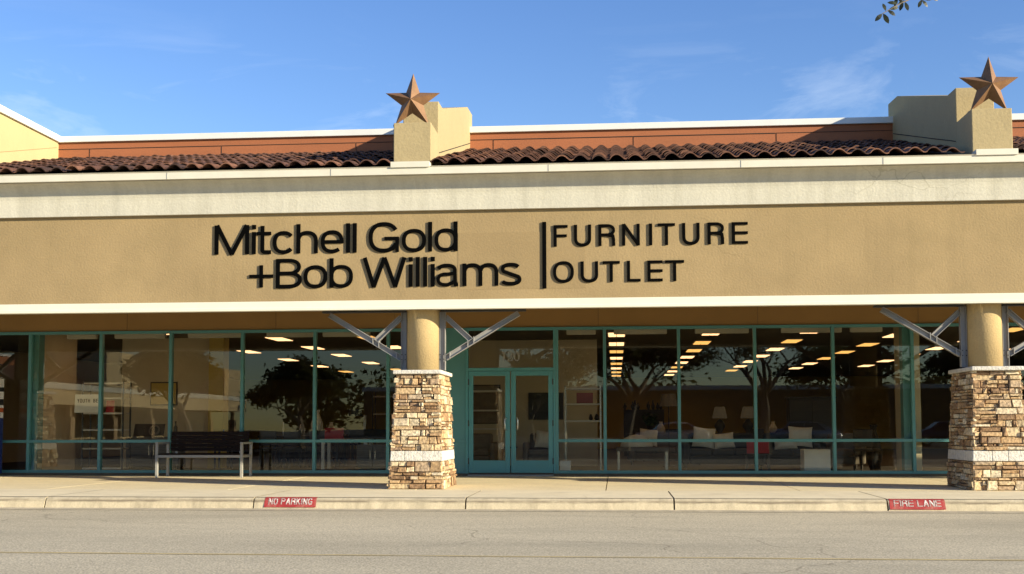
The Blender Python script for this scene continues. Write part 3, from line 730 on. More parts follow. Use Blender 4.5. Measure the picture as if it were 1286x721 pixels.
    # steel brackets: vertical channel, diagonal, short brace, top flange, on both sides
    def ibar(a, bb, wd, name, mtl):
        """I-section in the x-z plane between two points (x,z)"""
        m = MB(); a = Vector(a); bb = Vector(bb); d = (bb - a).normalized(); n_ = Vector((-d.y, d.x)); fl = .008
        def strip(o0, o1, ya, yb):
            q = [a + n_ * o0, bb + n_ * o0, bb + n_ * o1, a + n_ * o1]
            m.prism([(v.x, v.y) for v in q], ya, yb)
        h_ = wd / 2
        strip(-h_, -h_ + fl, YC - .052, YC + .052); strip(h_ - fl, h_, YC - .052, YC + .052); strip(-h_ + fl, h_ - fl, YC - .004, YC + .004)
        return m.build(name, mtl, o)
    for s in (-1, 1):
        X = lambda dx: xc + s * dx
        ibar((X(.325), 1.885), (X(.325), 2.86), .095, 'bracket_post', M['steel'])
        dg = ibar((X(.375), 2.09), (X(1.60), 2.83), .088, 'bracket_strut', M['steel'])
        ibar((X(.80), 2.39), (X(.375), 2.78), .085, 'bracket_brace', M['steel'])
        gp = MB()
        for (x, z) in ((.80, 2.36), (.40, 2.11)):
            for k in (-.05, .05):
                gp.box(min(X(x + k - .006), X(x + k + .006)), max(X(x + k - .006), X(x + k + .006)), YC - .056, YC + .056, z - .055 + k * .6, z + .055 + k * .6)
        gp.build('stiffener', M['steel'], dg)
        bt = MB()
        for k in (-.03, .03):
            for zz in (2.06, 2.14): bt.lathe([(.009, zz), (.009, zz + .016)], X(.325) + k, YC - .060, 6)
        bt.build('bolt', M['steel_dark'], dg)
        MB().box(min(X(.29), X(1.72)), max(X(.29), X(1.72)), YC - .06, YC + .06, 2.862, 2.882).build('bracket_flange', M['steel_dark'], o)
        MB().box(min(X(.29), X(1.72)), max(X(.29), X(1.72)), YC - .01, YC + .01, 2.884, 3.5).build('bracket_web', M['steel_dark'], o)
    return o
stone_pillar(-3.195, 11, 'stone clad pillar with round tan column just left of the teal double doors')
stone_pillar(5.90, 23, 'stone clad pillar with round tan column at the right, beside the FIRE LANE kerb marking')
stone_pillar(15.0, 47, 'stone clad pillar with round tan column at the far right end of the canopy')
stone_pillar(-14.7, 31, 'stone clad pillar with round tan column beyond the blue vending machine')

# ------------------------------------------------------------------ stars on the roof piers
def star(cx, cz, R, tilt, label):
    Y = 19.36
    o = thing('star_ornament', (cx, Y, cz), label, 'star', 'metal stars on the roof piers')
    mb = MB(); vs = []
    for i in range(10):
        a = PI / 2 + tilt + i * PI / 5; rr_ = R if i % 2 == 0 else R * .40
        vs.append((cx + rr_ * math.cos(a), Y, cz + rr_ * math.sin(a)))
    vs += [(cx, Y - .20, cz), (cx, Y + .15, cz)]
    mb.add(vs, [(i, (i + 1) % 10, 10) for i in range(10)] + [((i + 1) % 10, i, 11) for i in range(10)])
    mb.build('star_body', M['star'], o)
    for sx in (-1, 1): MB().box(cx + sx * R * .588 - .035, cx + sx * R * .588 + .035, Y - .03, Y + .06, 5.931, 5.958).build('foot_plate', M['steel_dark'], o)
star(-3.33, 6.345, .484, -.02, 'rusty five pointed metal star on the roof pier above the doors, right part sunlit')
star(5.975, 6.352, .490, -.02, 'rusty five pointed metal star on the roof pier at the right edge')

# ------------------------------------------------------------------ fascia lettering
def sign(name, rows, label, bar=None, loc=(0, 0, 0)):
    o = thing(name, loc, label, 'sign')
    yf = YF - .025
    for (items, z0, H, w, xr) in rows:
        for ch, x0, x1 in items:
            zz = z0
            if ch == '+': zz = z0 + .02
            m = MB(); stroke_mesh(m, glyph(ch, x0, x1, H, w, H * xr), yf, .022, 0, zz); m.build('letter', M['black'], o, fix=False)
    if bar:
        m = MB().box(bar[0], bar[1], yf, yf + .022, bar[2], bar[3]); m.build('divider_bar', M['black'], o)
l1 = [('M', -6.652, -6.066), ('i', -6.011, -5.954), ('t', -5.935, -5.691), ('c', -5.663, -5.289), ('h', -5.26, -4.897), ('e', -4.85, -4.464), ('l', -4.417, -4.362), ('l', -4.306, -4.25), ('G', -4.043, -3.536), ('o', -3.49, -3.086), ('l', -3.049, -2.99), ('d', -2.948, -2.565)]
l2 = [('+', -6.051, -5.652), ('B', -5.601, -5.162), ('o', -5.134, -4.734), ('b', -4.696, -4.302), ('W', -4.141, -3.413), ('i', -3.368, -3.313), ('l', -3.249, -3.194), ('l', -3.129, -3.07), ('i', -3.001, -2.947), ('a', -2.919, -2.555), ('m', -2.483, -1.892), ('s', -1.865, -1.513)]
f1 = [('F', -0.987, -0.759), ('U', -0.655, -0.377), ('R', -0.26, 0.013), ('N', 0.124, 0.409), ('I', 0.555, 0.613), ('T', 0.701, 0.975), ('U', 1.09, 1.368), ('R', 1.495, 1.759), ('E', 1.882, 2.136)]
f2 = [('O', -0.999, -0.661), ('U', -0.55, -0.268), ('T', -0.193, 0.083), ('L', 0.198, 0.417), ('E', 0.527, 0.77), ('T', 0.811, 1.115)]
sign('store_sign', [(l1, 3.824, .487, .065, .755), (l2, 3.245, .487, .065, .755)], 'large black raised lettering of the shop name in two tight lines on the tan fascia', loc=(-4.1, YF - .05, 3.3))
sign('outlet_sign', [(f1, 3.872, .350, .050, .75), (f2, 3.283, .337, .050, .75)], 'black wide spaced capitals reading FURNITURE OUTLET beside an upright bar', bar=(-1.172, -1.108, 3.19, 4.278), loc=(.5, YF - .05, 3.3))

# ------------------------------------------------------------------ kerb markings
def kerb_mark(x0, x1, text, label):
    def F(u, d, z):     # z along the battered face 0..1, d outward offset
        prof = [(16.637, -.185), (16.675, -.105), (16.69, -.078), (16.715, -.060), (16.75, -.0525), (16.80, -.0465)]
        L_ = [0]
        for a, q in zip(prof[:-1], prof[1:]): L_.append(L_[-1] + math.hypot(q[0] - a[0], q[1] - a[1]))
        s_ = max(0, min(L_[-1], z))
        for i in range(len(prof) - 1):
            if s_ <= L_[i + 1] + 1e-9:
                t = (s_ - L_[i]) / (L_[i + 1] - L_[i]); a, q = prof[i], prof[i + 1]
                dy, dz = q[0] - a[0], q[1] - a[1]; l = math.hypot(dy, dz)
                return (u, a[0] + dy * t - dz / l * d, a[1] + dz * t + dy / l * d)
    o = thing('kerb_marking', ((x0 + x1) / 2, 16.63, ZR), label, 'kerb marking')
    m = MB(); N_ = 10
    for d in (.004,):
        k = len(m.v); cols_ = 8
        vs = [F(x0 + (x1 - x0) * i / cols_, d, .205 * j / N_) for j in range(N_ + 1) for i in range(cols_ + 1)]
        m.add(vs, [(j * (cols_ + 1) + i, j * (cols_ + 1) + i + 1, (j + 1) * (cols_ + 1) + i + 1, (j + 1) * (cols_ + 1) + i) for j in range(N_) for i in range(cols_)])
    m.build('paint_panel', M['red_kerb'], o, fix=False)
    n = sum(.5 if c_ == ' ' else (.35 if c_ == 'I' else 1) for c_ in text); lw = (x1 - x0) * .86 / n; x = x0 + (x1 - x0) * .07
    tx = MB()
    for c_ in text:
        if c_ == ' ': x += lw * .5; continue
        wd = lw * (.35 if c_ == 'I' else 1)
        S = glyph(c_, x + lw * .06, x + wd - lw * .06, .095, .0165, .07)
        # subdivide so that the strokes follow the face
        S2 = []
        for path, w, cl in S:
            q = []
            pp = path + ([path[0]] if cl else [])
            for a, e in zip(pp[:-1], pp[1:]):
                k = max(1, int(math.hypot(e[0] - a[0], e[1] - a[1]) / .02))
                q += [(a[0] + (e[0] - a[0]) * i / k, a[1] + (e[1] - a[1]) * i / k) for i in range(k)]
            if not cl: q.append(pp[-1])
            S2.append((q, w, cl))
        stroke_mesh(tx, S2, 0, .0, frame=lambda u, d, z: F(u, .007 + .0, z + .042))
        x += wd
    tx.build('stencil_text', M['white_paint'], o, fix=False)
kerb_mark(-4.97, -4.225, 'NO PARKING', 'dark red NO PARKING stencil painted on the kerb face')
kerb_mark(3.685, 4.42, 'FIRE LANE', 'brighter red FIRE LANE stencil painted on the kerb face')

# ------------------------------------------------------------------ bench
def bench():
    x0, x1, y0, y1 = -9.19, -7.40, 23.28, 23.93; z = ZW
    o = thing('bench', ((x0 + x1) / 2, 23.5, z), 'dark slatted bench with grey metal frame standing against the shop windows', 'bench')
    s = .052
    for x in (x0, x1 - s):
        MB().box(x, x + s, y0, y0 + s, z, .61).build('leg', M['bench_metal'], o, bevel=.004)
        MB().box(x, x + s, y1 - s, y1, z, .61).build('leg', M['bench_metal'], o, bevel=.004)
        MB().box(x - .002, x + s + .002, y0 - .003, y1, .612, .652).build('armrest', M['bench_metal'], o, bevel=.005)
        MB().box(x + .006, x + s - .006, y0 + s, y1 - s, .345, .385).build('side_rail', M['bench_metal'], o)
    MB().box(x0 + s, x1 - s, y0 + .002, y0 + .045, .345, .395).build('front_rail', M['bench_metal'], o, bevel=.004)
    MB().box(x0 + s, x1 - s, y1 - .045, y1 - .002, .345, .395).build('rear_rail', M['bench_metal'], o)
    m = MB()
    for i in range(5): m.box(x0 + s + .004, x1 - s - .004, y0 + .02 + i * .105, y0 + .112 + i * .105, .397, .425)
    m.build('seat', M['bench_slat'], o, bevel=.004)
    m = MB()
    for i in range(5):
        zz = .47 + i * .080; yy = y1 - .11 + i * .018
        m.prism_x([(yy, zz), (yy + .025, zz - .003), (yy + .042, zz + .070), (yy + .017, zz + .073)], x0 + .10, x1 - .06)
    m.build('backrest', M['bench_slat'], o)
    m = MB()
    for x in (x0 + .2, x1 - .25): m.prism_x([(y1 - .09, .39), (y1 - .06, .39), (y1 + .02, .85), (y1 - .01, .85)], x, x + .04)
    m.build('back_support', M['bench_metal'], o)
bench()
# ------------------------------------------------------------------ vending machine at the left edge
def vending():
    x0, x1, y0, y1 = -13.66, -12.745, 23.22, 23.98; z = ZW
    o = thing('vending_machine', ((x0 + x1) / 2, 23.5, z), 'blue vending machine with white and black bands at the left edge of the walkway', 'vending machine')
    MB().box(x0, x1, y0 + .03, y1, z + .05, 1.98).build('cabinet', M['vend_blue'], o, bevel=.015)
    MB().box(x0 + .01, x1 - .01, y0, y0 + .028, z + .10, 1.14).build('lower_panel', M['vend_blue'], o, bevel=.008)
    zz = [(1.15, 1.27, 'vend_white'), (1.272, 1.36, 'vend_orange'), (1.362, 1.42, 'vend_white'), (1.422, 1.54, 'vend_black'), (1.542, 1.70, 'vend_white'), (1.702, 1.79, 'vend_black'), (1.792, 1.97, 'vend_white')]
    for a, e, mm in zz: MB().box(x0 + .01, x1 + .004, y0 - .002, y1 - .02, a, e).build('front_band', M[mm], o)
    for x in (x0 + .1, x1 - .16):
        for y in (y0 + .1, y1 - .16): MB().box(x, x + .06, y, y + .06, z, z + .052).build('foot', M['steel_dark'], o)
    MB().box(x0 + .2, x1 - .25, y0 - .006, y0 + .002, .18, .34).build('delivery_flap', M['vend_black'], o)
vending()

# ------------------------------------------------------------------ furniture inside the shop
def shelf_unit(x0, x1, y0, y1, levels, top, label, mm='chrome'):
    o = thing('shelf_unit', ((x0 + x1) / 2, (y0 + y1) / 2, 0), label, 'shelving')
    for x in (x0, x1 - .03):
        for y in (y0, y1 - .03): MB().box(x, x + .03, y, y + .03, 0, top).build('post', M[mm], o)
    for z in levels: MB().box(x0 + .031, x1 - .031, y0 - .002, y1 + .002, z, z + .035).build('shelf', M['shelf_board'], o, bevel=.003)
    return o
def simple_table(name, x0, x1, y0, y1, h, leg, top, label, cat, mm, group=None, ml=None):
    o = thing(name, ((x0 + x1) / 2, (y0 + y1) / 2, 0), label, cat, group)
    MB().box(x0, x1, y0, y1, h - top, h).build('table_top', M[mm], o, bevel=.006)
    for x in (x0 + .03, x1 - .03 - leg):
        for y in (y0 + .03, y1 - .03 - leg): MB().box(x, x + leg, y, y + leg, 0, h - top).build('leg', M[ml or mm], o)
    return o
def cabinet(x0, x1, y0, y1, h, label, mm, nd=2):
    o = thing('cabinet', ((x0 + x1) / 2, (y0 + y1) / 2, 0), label, 'cabinet')
    MB().box(x0, x1, y0 + .02, y1, .06, h).build('carcass', M[mm], o, bevel=.005)
    MB().box(x0 + .05, x1 - .05, y0 + .06, y1 - .05, 0, .06).build('plinth', M['int_dark'], o)
    w = (x1 - x0) / nd
    for i in range(nd):
        d = MB().box(x0 + i * w + .008, x0 + (i + 1) * w - .008, y0, y0 + .019, .08, h - .04).build('door', M[mm], o, bevel=.003)
        hx = x0 + (i + 1) * w - .06 if i % 2 == 0 else x0 + i * w + .05
        MB().box(hx, hx + .014, y0 - .025, y0 - .003, h * .45, h * .75).build('handle', M['chrome'], d)
    return o
def cushion(cx, cy, cz, w, h, ang, label, mm='cream_fabric', yaw=0):
    """pillow standing on an edge, pinched corners"""
    bm = bmesh.new(); bmesh.ops.create_grid(bm, x_segments=12, y_segments=12, size=1)
    top = MB(); n = 12; vs = []; fs = []
    for sgn in (1, -1):
        for i in range(n + 1):
            for j in range(n + 1):
                u, v = 2 * i / n - 1, 2 * j / n - 1
                k = (1 - abs(u) ** 2.4) * (1 - abs(v) ** 2.4); pin = 1 - .10 * (1 - abs(u) ** 2) * abs(v) - .0
                vs.append((u * w / 2 * (1 - .08 * (1 - v * v) * abs(u)), sgn * .085 * k ** .55, v * h / 2 * (1 - .08 * (1 - u * u) * abs(v))))
    q = (n + 1) ** 2
    for s_ in (0, 1):
        for i in range(n):
            for j in range(n):
                a = s_ * q + i * (n + 1) + j; f = (a, a + 1, a + n + 2, a + n + 1); fs.append(f if s_ else f[::-1])
    bm.free()
    R = Matrix.Rotation(yaw, 3, 'Z') @ Matrix.Rotation(-.35, 3, 'X') @ Matrix.Rotation(ang, 3, 'Y')
    m = MB(); m.add([Vector((cx, cy, cz)) + R @ Vector(v) for v in vs], fs)
    o = m.build('cushion', M[mm], None, smooth=True, origin=(cx, cy, cz)); tag(o, label, 'cushion')
    return o
def sofa(x0, x1, y0, y1, label, mm, name='sofa', cat='sofa', seats=3):
    o = thing(name, ((x0 + x1) / 2, (y0 + y1) / 2, 0), label, cat)
    a = .17 if x1 - x0 > 1.2 else .12
    roundbox(MB(), x0 + a, x1 - a, y0 + .03, y1, .12, .30, .03).build('base', M[mm], o, smooth=True)
    for s in ((x0, x0 + a), (x1 - a, x1)): roundbox(MB(), s[0], s[1], y0, y1, .12, .60, .05).build('arm', M[mm], o, smooth=True)
    roundbox(MB(), x0 + a, x1 - a, y1 - .2, y1 + .02, .301, .80, .06).build('back', M[mm], o, smooth=True)
    w = (x1 - x0 - 2 * a) / seats
    for i in range(seats): roundbox(MB(), x0 + a + i * w + .005, x0 + a + (i + 1) * w - .005, y0 + .01, y1 - .205, .302, .45, .05).build('seat_cushion', M[mm], o, smooth=True)
    for x in (x0 + .06, x1 - .10):
        for y in (y0 + .06, y1 - .1): MB().lathe([(.018, 0), (.026, .12)], x + .02, y + .02, 10).build('leg', M['int_dark'], o)
    return o
def chair(cx, cy, yaw, label, mm='int_dark', group=None):
    o = thing('dining_chair', (0, 0, 0), label, 'chair', group)
    roundbox(MB(), -.22, .22, -.22, .22, .42, .48, .02).build('seat', M[mm], o, smooth=True)
    roundbox(MB(), -.21, .21, .19, .235, .52, .88, .02).build('backrest', M[mm], o, smooth=True)
    for sx in (-1, 1):
        MB().tube([(sx * .19, -.19, .42), (sx * .2, -.2, 0)], .015, 8).build('leg', M['int_dark'], o)
        MB().tube([(sx * .19, .21, .86), (sx * .19, .2, .42), (sx * .2, .22, 0)], .016, 8).build('leg', M['int_dark'], o)
    o.location = (cx, cy, 0); o.rotation_euler = (0, 0, yaw); return o
def table_lamp(cx, cy, z, label, scale=1):
    o = thing('table_lamp', (cx, cy, z), label, 'lamp')
    MB().lathe([(.09, z), (.10, z + .02), (.05, z + .06), (.14, z + .22), (.13, z + .30), (.03, z + .42)], cx, cy, 20).build('lamp_base', M['int_dark'], o, smooth=True)
    MB().lathe([(.20, z + .44), (.13, z + .74)], cx, cy, 24).build('lamp_shade', emit_mat('lit_lamp_shade', (1, .74, .45), .015), o, smooth=False)
    return o
def vase(cx, cy, z, r, h, label, mm='int_white', cat='vase', name='vase'):
    o = MB().lathe([(r * .5, z), (r * .95, z + h * .25), (r, z + h * .45), (r * .55, z + h * .75), (r * .35, z + h * .86), (r * .5, z + h)], cx, cy, 20).build(name, M[mm], None, smooth=True, origin=(cx, cy, z))
    tag(o, label, cat); return o
def leafy(name, cx, cy, z, r, h, n, mm, seed):
    rr_ = random.Random(seed); m = MB()
    for i in range(n):
        d = Vector((rr_.gauss(0, 1), rr_.gauss(0, 1), rr_.gauss(0, .8))).normalized() * (r * rr_.random() ** .4)
        p = Vector((cx + d.x, cy + d.y, z + h / 2 + d.z * h / (2 * r))); l = rr_.uniform(.05, .10)
        a = Vector((rr_.gauss(0, 1), rr_.gauss(0, 1), rr_.gauss(0, .5))).normalized() * l; q = a.cross(Vector((rr_.gauss(0, 1), rr_.gauss(0, 1), 1))).normalized() * l * .35
        m.add([p - a, p + q, p + a, p - q], [(0, 1, 2, 3)], rr_.random())
    return m

shelf_unit(-11.42, -10.5, 24.78, 25.2, (.06, .48, .88, 1.235, 1.56, 1.88), 1.93, 'tall metal shelf unit behind the leftmost windows, a white card on it', 'steel_dark')
def card(x0, x1, y, z0, z1, mm, label, name, cat, text=None, tm=None):
    o = thing(name, ((x0 + x1) / 2, y, z0), label, cat)
    m = MB(); m.prism_x([(y, z0), (y + .012, z0), (y + .042, z1), (y + .03, z1)], x0, x1); m.build('panel', M[mm], o)
    if text:
        n = len(text); w = (x1 - x0) * .84 / n; x = x0 + (x1 - x0) * .08; tb = MB(); h = (z1 - z0) * .2; zb = z0 + (z1 - z0) * .55
        for ch in text:
            if ch != ' ': stroke_mesh(tb, glyph(ch, x + w * .12, x + w * .88, h, w * .2, h * .7), y + .006, .008, 0, zb)
            x += w
        tb.build('lettering', M[tm or 'black'], o, fix=False)
    return o
card(-11.56, -10.93, 24.72, 1.27, 1.66, 'int_white', 'white card with a row of black letters on the left shelf unit', 'sign_card', 'sign', 'YOUTH BED')
card(-10.90, -10.72, 24.80, 1.272, 1.53, 'red', 'narrow dark red card beside the white lettered card on the left shelf unit', 'red_card', 'card')
vase(-11.1, 25.0, .916, .10, .13, 'small dark bowl on the middle shelf of the left shelf unit', 'int_dark', 'bowl', 'bowl')
cabinet(-10.95, -9.75, 26.0, 26.5, .74, 'grey washed sideboard with two doors in front of the plain display wall', 'credenza')
o = thing('picture_frame', (-10.5, 26.2, .742), 'dark framed picture with a wreath leaning on the grey sideboard', 'picture')
MB().prism_x([(26.15, .742), (26.18, .742), (26.30, 1.03), (26.27, 1.03)], -10.85, -10.15).build('frame', M['int_dark'], o)
wr = MB(); wr.tube([(-10.36 + .11 * math.cos(a * PI / 8), 26.165 + .05 * math.sin(a * PI / 8), .885 + .105 * math.sin(a * PI / 8)) for a in range(17)], .022, 6); wr.build('wreath', M['taupe_fabric'], o)
for x in (-10.03, -9.90):
    o = MB().lathe([(.03, .742), (.045, .76), (.045, .95), (.015, 1.0), (.02, 1.09)], x, 26.25, 14).build('bottle', M['int_dark'], None, smooth=True, origin=(x, 26.25, .742))
    tag(o, 'slim dark bottle at the right end of the grey sideboard', 'bottle', 'dark bottles on the sideboard')
# dining set behind the bench
simple_table('dining_table', -8.6, -6.6, 28.2, 29.2, .75, .07, .05, 'dark dining table set with ornaments behind the bench', 'table', 'int_dark')
c1 = chair(-8.2, 27.9, PI, 'dark dining chair pushed up to the dining table behind the bench', group='dark dining chairs')
for x, y, a in ((-7.6, 27.9, PI), (-7.0, 27.95, PI), (-8.2, 29.5, 0), (-7.3, 29.5, 0)):
    q = copy_thing(c1, (x, y, 0)); q.rotation_euler = (0, 0, a)
vase(-7.25, 28.6, .75, .15, .62, 'pale tall bust shaped vase on the dining table')
vase(-8.05, 28.5, .75, .025, .32, 'slim white candle on the dining table', 'int_white', 'candle', 'candle')
vase(-7.65, 28.6, .75, .05, .26, 'slim pale jar beside the white candle on the dining table', 'chrome', 'jar', 'jar')
vase(-9.0, 26.9, .60, .045, .30, 'blue bottle on a small stand behind the bench', 'blue_bottle', 'bottle', 'bottle')
simple_table('side_table', -9.2, -8.8, 26.7, 27.1, .60, .04, .03, 'small dark side table holding a blue bottle behind the bench', 'side table', 'int_dark')
# desk with red card
simple_table('desk', -6.65, -5.55, 26.5, 27.2, .68, .07, .05, 'white topped desk with a red card, left of the door pillar', 'desk', 'int_white')
card(-6.55, -6.12, 26.55, .682, .93, 'red', 'bright red sign card standing on the white desk', 'red_sign', 'sign')
MB_ = MB(); roundbox(MB_, -6.1, -5.2, 26.95, 27.2, .682, .90, .03); tag(MB_.build('monitor_box', M['dark_fabric'], None, origin=(-5.65, 27.07, .682)), 'long black box on the white desk behind the red card', 'box')
o = thing('desk_lamp', (-5.95, 27.0, .68), 'black shaded lamp with a pale stem rising behind the red card', 'lamp')
MB().lathe([(.035, .682), (.035, 1.22)], -5.80, 27.32, 12).build('stem', M['shelf_board'], o); MB().lathe([(.17, 1.20), (.15, 1.36)], -6.02, 27.32, 18).build('lamp_shade', M['int_dark'], o)
MB().tube([(-5.80, 27.32, 1.22), (-5.92, 27.32, 1.27), (-6.02, 27.32, 1.28)], .012, 6).build('arm', M['int_dark'], o)
cabinet(-5.68, -4.95, 25.9, 26.4, .56, 'low pale grey cabinet with two bar handles just left of the door pillar', 'credenza')
# behind the doors
shelf_unit(-3.72, -2.75, 28.3, 28.7, (.45, .88, 1.32, 1.78), 1.85, 'pale open shelf unit seen through the left door', 'shelf_board')
sofa(-3.55, -2.7, 26.6, 27.4, 'cream armchair seen low through the left door', 'taupe_fabric', 'armchair', 'armchair', 1)
sofa(-2.1, -1.3, 26.9, 27.7, 'brown armchair seen through the right door', 'taupe_fabric', 'armchair', 'armchair', 1)
cushion(-1.62, 27.2, .66, .42, .42, .1, 'patterned pale cushion on the brown armchair behind the right door')
simple_table('side_table', -2.55, -2.2, 26.4, 26.75, .5, .03, .03, 'small dark side table between the two armchairs behind the doors', 'side table', 'int_dark')
shelf_unit(-1.12, -.32, 26.2, 26.6, (.66, 1.05, 1.42, 1.76), 1.84, 'chrome open shelf unit right of the doors, a pink card near its top')
card(-.86, -.50, 26.3, 1.457, 1.69, 'pink', 'faded pink red card on the chrome shelf unit right of the doors', 'pink_card', 'card')
for x, s_ in ((-.55, .05), (-.42, .06)): tag(MB().lathe([(s_ * .6, 1.087), (s_, 1.13), (s_ * .4, 1.22)], x, 26.4, 14).build('ornament', M['int_dark'], None, origin=(x, 26.4, 1.087)), 'small dark ornament on a shelf of the chrome unit', 'ornament', 'small dark ornaments on the chrome shelves')
o = MB(); roundbox(o, -1.16, -.94, 24.75, 24.97, 0, .245, .008); tag(o.build('white_box', M['int_white'], None, origin=(-1.05, 24.86, 0)), 'small white box on the floor beside the right door', 'box')
# console table, lamp, bookcase
simple_table('console_table', .0, 1.15, 26.2, 26.8, .50, .05, .09, 'long grey coffee table inside the window right of the chrome shelves', 'table', 'taupe_fabric', ml='chrome')
o = MB().lathe([(.36, .502), (.35, .56), (.28, .68), (.15, .75), (.02, .77)], .45, 26.6, 24).build('dome_lamp', M['cream_fabric'], None, smooth=True, origin=(.45, 26.6, .502)); tag(o, 'cream half dome shade resting on the long coffee table', 'shade')
o = thing('bookcase', (1.0, 39.0, 0), 'dark wide bookcase far back in the shop, a plant before it', 'bookcase')
MB().box(.25, 1.55, 38.9, 39.2, 0, 1.5).build('carcass', M['int_dark'], o)
for z in (.4, .75, 1.1, 1.44): MB().box(.26, 1.54, 38.85, 38.895, z, z + .03).build('shelf', M['int_dark'], o)
for i, x in enumerate((.3, .55, .62, .72, 1.05, 1.2, 1.35, 1.45)): vase(x, 39.05, 1.5, .06, .22 + .04 * (i % 3), 'dark ornament along the top of the far bookcase', 'int_dark', 'ornament', 'ornament')['group'] = 'dark ornaments on the far bookcase'
o = thing('potted_plant', (.95, 33.0, .9), 'green potted plant in front of the dark bookcase', 'plant')
leafy('foliage', .95, 33.0, .95, .22, .4, 160, None, 4).build('foliage', M['plant'], o, fix=False); MB().lathe([(.08, .72), (.11, .95)], .95, 33.0, 16).build('pot', M['int_dark'], o)
simple_table('plant_stand', .7, 1.2, 32.8, 33.2, .72, .04, .03, 'small dark stand under the potted plant', 'stand', 'int_dark')
# sofas by the right windows
sofa(1.45, 3.25, 26.6, 27.5, 'charcoal sofa with two cream cushions inside the right windows', 'grey_fabric')
cushion(1.95, 26.95, .70, .50, .48, .12, 'larger cream cushion tilted on the left end of the charcoal sofa')
cushion(2.38, 26.85, .63, .46, .36, -.10, 'smaller cream cushion in front of the larger one on the charcoal sofa')
sofa(3.0, 4.45, 25.85, 26.55, 'long black sofa beside the white cube table, a red card before it', 'dark_fabric', seats=2)
cushion(3.95, 26.22, .72, .52, .46, .06, 'upright cream cushion on the black sofa')
cushion(3.62, 26.12, .57, .50, .24, -.06, 'low flat cream cushion on the black sofa')
card(2.72, 3.18, 25.35, .38, .64, 'red', 'red sign card on a low stand in front of the black sofa', 'red_sign', 'sign')
simple_table('low_stand', 2.68, 3.22, 25.3, 25.6, .378, .03, .03, 'low dark stand under the red sign card by the sofas', 'stand', 'int_dark')
o = thing('cube_table', (4.1, 25.2, 0), 'white ribbed cube table inside the window right of the black sofa', 'side table')
roundbox(MB(), 3.83, 4.36, 24.95, 25.45, .02, .47, .012).build('cube', M['int_white'], o); MB().box(3.87, 4.32, 24.99, 25.41, 0, .02).build('plinth', M['int_dark'], o)
simple_table('console', 2.2, 3.6, 31.6, 32.0, .72, .05, .04, 'dark console table behind the sofas holding two lamps', 'table', 'int_dark')
table_lamp(2.72, 31.8, .72, 'table lamp with a glowing shade behind the charcoal sofa'); table_lamp(3.45, 31.8, .72, 'table lamp with a glowing shade behind the black sofa')
o = thing('bookcase', (5.0, 31, 0), 'large brown cupboard at the right, behind the armchairs', 'cupboard')
MB().box(4.4, 5.55, 31.0, 31.5, 0, 1.65).build('carcass', M['int_dark'], o, bevel=.01); MB().box(4.36, 5.59, 30.96, 31.5, 1.652, 1.70).build('cornice', M['int_dark'], o)
for x in (4.42, 4.98): MB().box(x, x + .55, 30.975, 30.998, .1, 1.6).build('door', M['int_dark'], o, bevel=.006)
sofa(4.55, 5.35, 26.3, 27.1, 'taupe armchair by the rightmost shop window', 'taupe_fabric', 'armchair', 'armchair', 1)
chair(5.2, 25.5, 2.6, 'slim dark chair standing alone by the rightmost shop window')
vase(5.45, 26.0, 0, .17, .98, 'tall black floor vase by the right party wall', 'dark_fabric')

for i, (x, y, lab) in enumerate(((-8.3, 34, 'dark dining table deep in the left half of the shop'), (1.2, 35, 'dark dining table deep in the shop in line with the bookcase'), (4.6, 36.5, 'dark dining table deep in the shop at the right'))):
    simple_table('dining_table', x - .9, x + .9, y - .5, y + .5, .75, .07, .05, lab, 'table', 'int_dark')
    for dx, dy, a in ((-.5, -.75, PI), (.4, -.75, PI), (-.4, .75, 0), (.5, .75, 0)):
        q = copy_thing(c1, (x + dx, y + dy, 0), 'dark dining chair at one of the tables deep in the shop'); q.rotation_euler = (0, 0, a); q['group'] = 'chairs deep in the shop'
    vase(x + .1, y, .75, .12, .34, 'pale vase on the ' + lab[5:], 'int_white')
def floor_lamp(cx, cy, label):
    o = thing('floor_lamp', (cx, cy, 0), label, 'lamp')
    MB().lathe([(.16, 0), (.15, .025), (.012, .04), (.012, 1.45)], cx, cy, 14).build('stand', M['int_dark'], o); MB().lathe([(.22, 1.42), (.16, 1.72)], cx, cy, 20).build('lamp_shade', M['taupe_fabric'], o)
floor_lamp(-5.0, 30.2, 'floor lamp with a cream shade left of the door pillar'); floor_lamp(1.25, 28.6, 'floor lamp with a cream shade at the left end of the charcoal sofa')
for i, (x, z, w, h, mm, lab) in enumerate(((-3.2, 1.5, .7, .9, 'taupe_fabric', 'tall brown canvas on the wall behind the left door'), (-1.7, 1.45, .8, .6, 'grey_fabric', 'wide grey canvas on the wall behind the right door'), (-10.7, 1.75, .6, .5, 'int_gold', 'gold framed panel on the plain display wall'))):
    yw = 29.19 if i < 2 else 27.59
    o = thing('wall_picture', (x, yw, z), lab, 'picture'); MB().box(x - w / 2, x + w / 2, yw - .03, yw, z - h / 2, z + h / 2).build('canvas', M[mm], o)
    f = MB(); f.box(x - w / 2 - .03, x + w / 2 + .03, yw - .02, yw + .0, z + h / 2 + .001, z + h / 2 + .03); f.box(x - w / 2 - .03, x + w / 2 + .03, yw - .02, yw, z - h / 2 - .03, z - h / 2 - .001); f.box(x - w / 2 - .03, x - w / 2 - .001, yw - .02, yw, z - h / 2, z + h / 2); f.box(x + w / 2 + .001, x + w / 2 + .03, yw - .02, yw, z - h / 2, z + h / 2); f.build('frame', M['int_dark'], o)
sofa(-9.0, -7.2, 31.2, 32.1, 'grey sofa in the middle of the left half of the shop', 'grey_fabric'); sofa(.3, 2.1, 29.4, 30.3, 'taupe sofa behind the long coffee table', 'taupe_fabric')
cushion(.8, 29.8, .68, .46, .44, .1, 'cream cushion on the taupe sofa behind the coffee table')
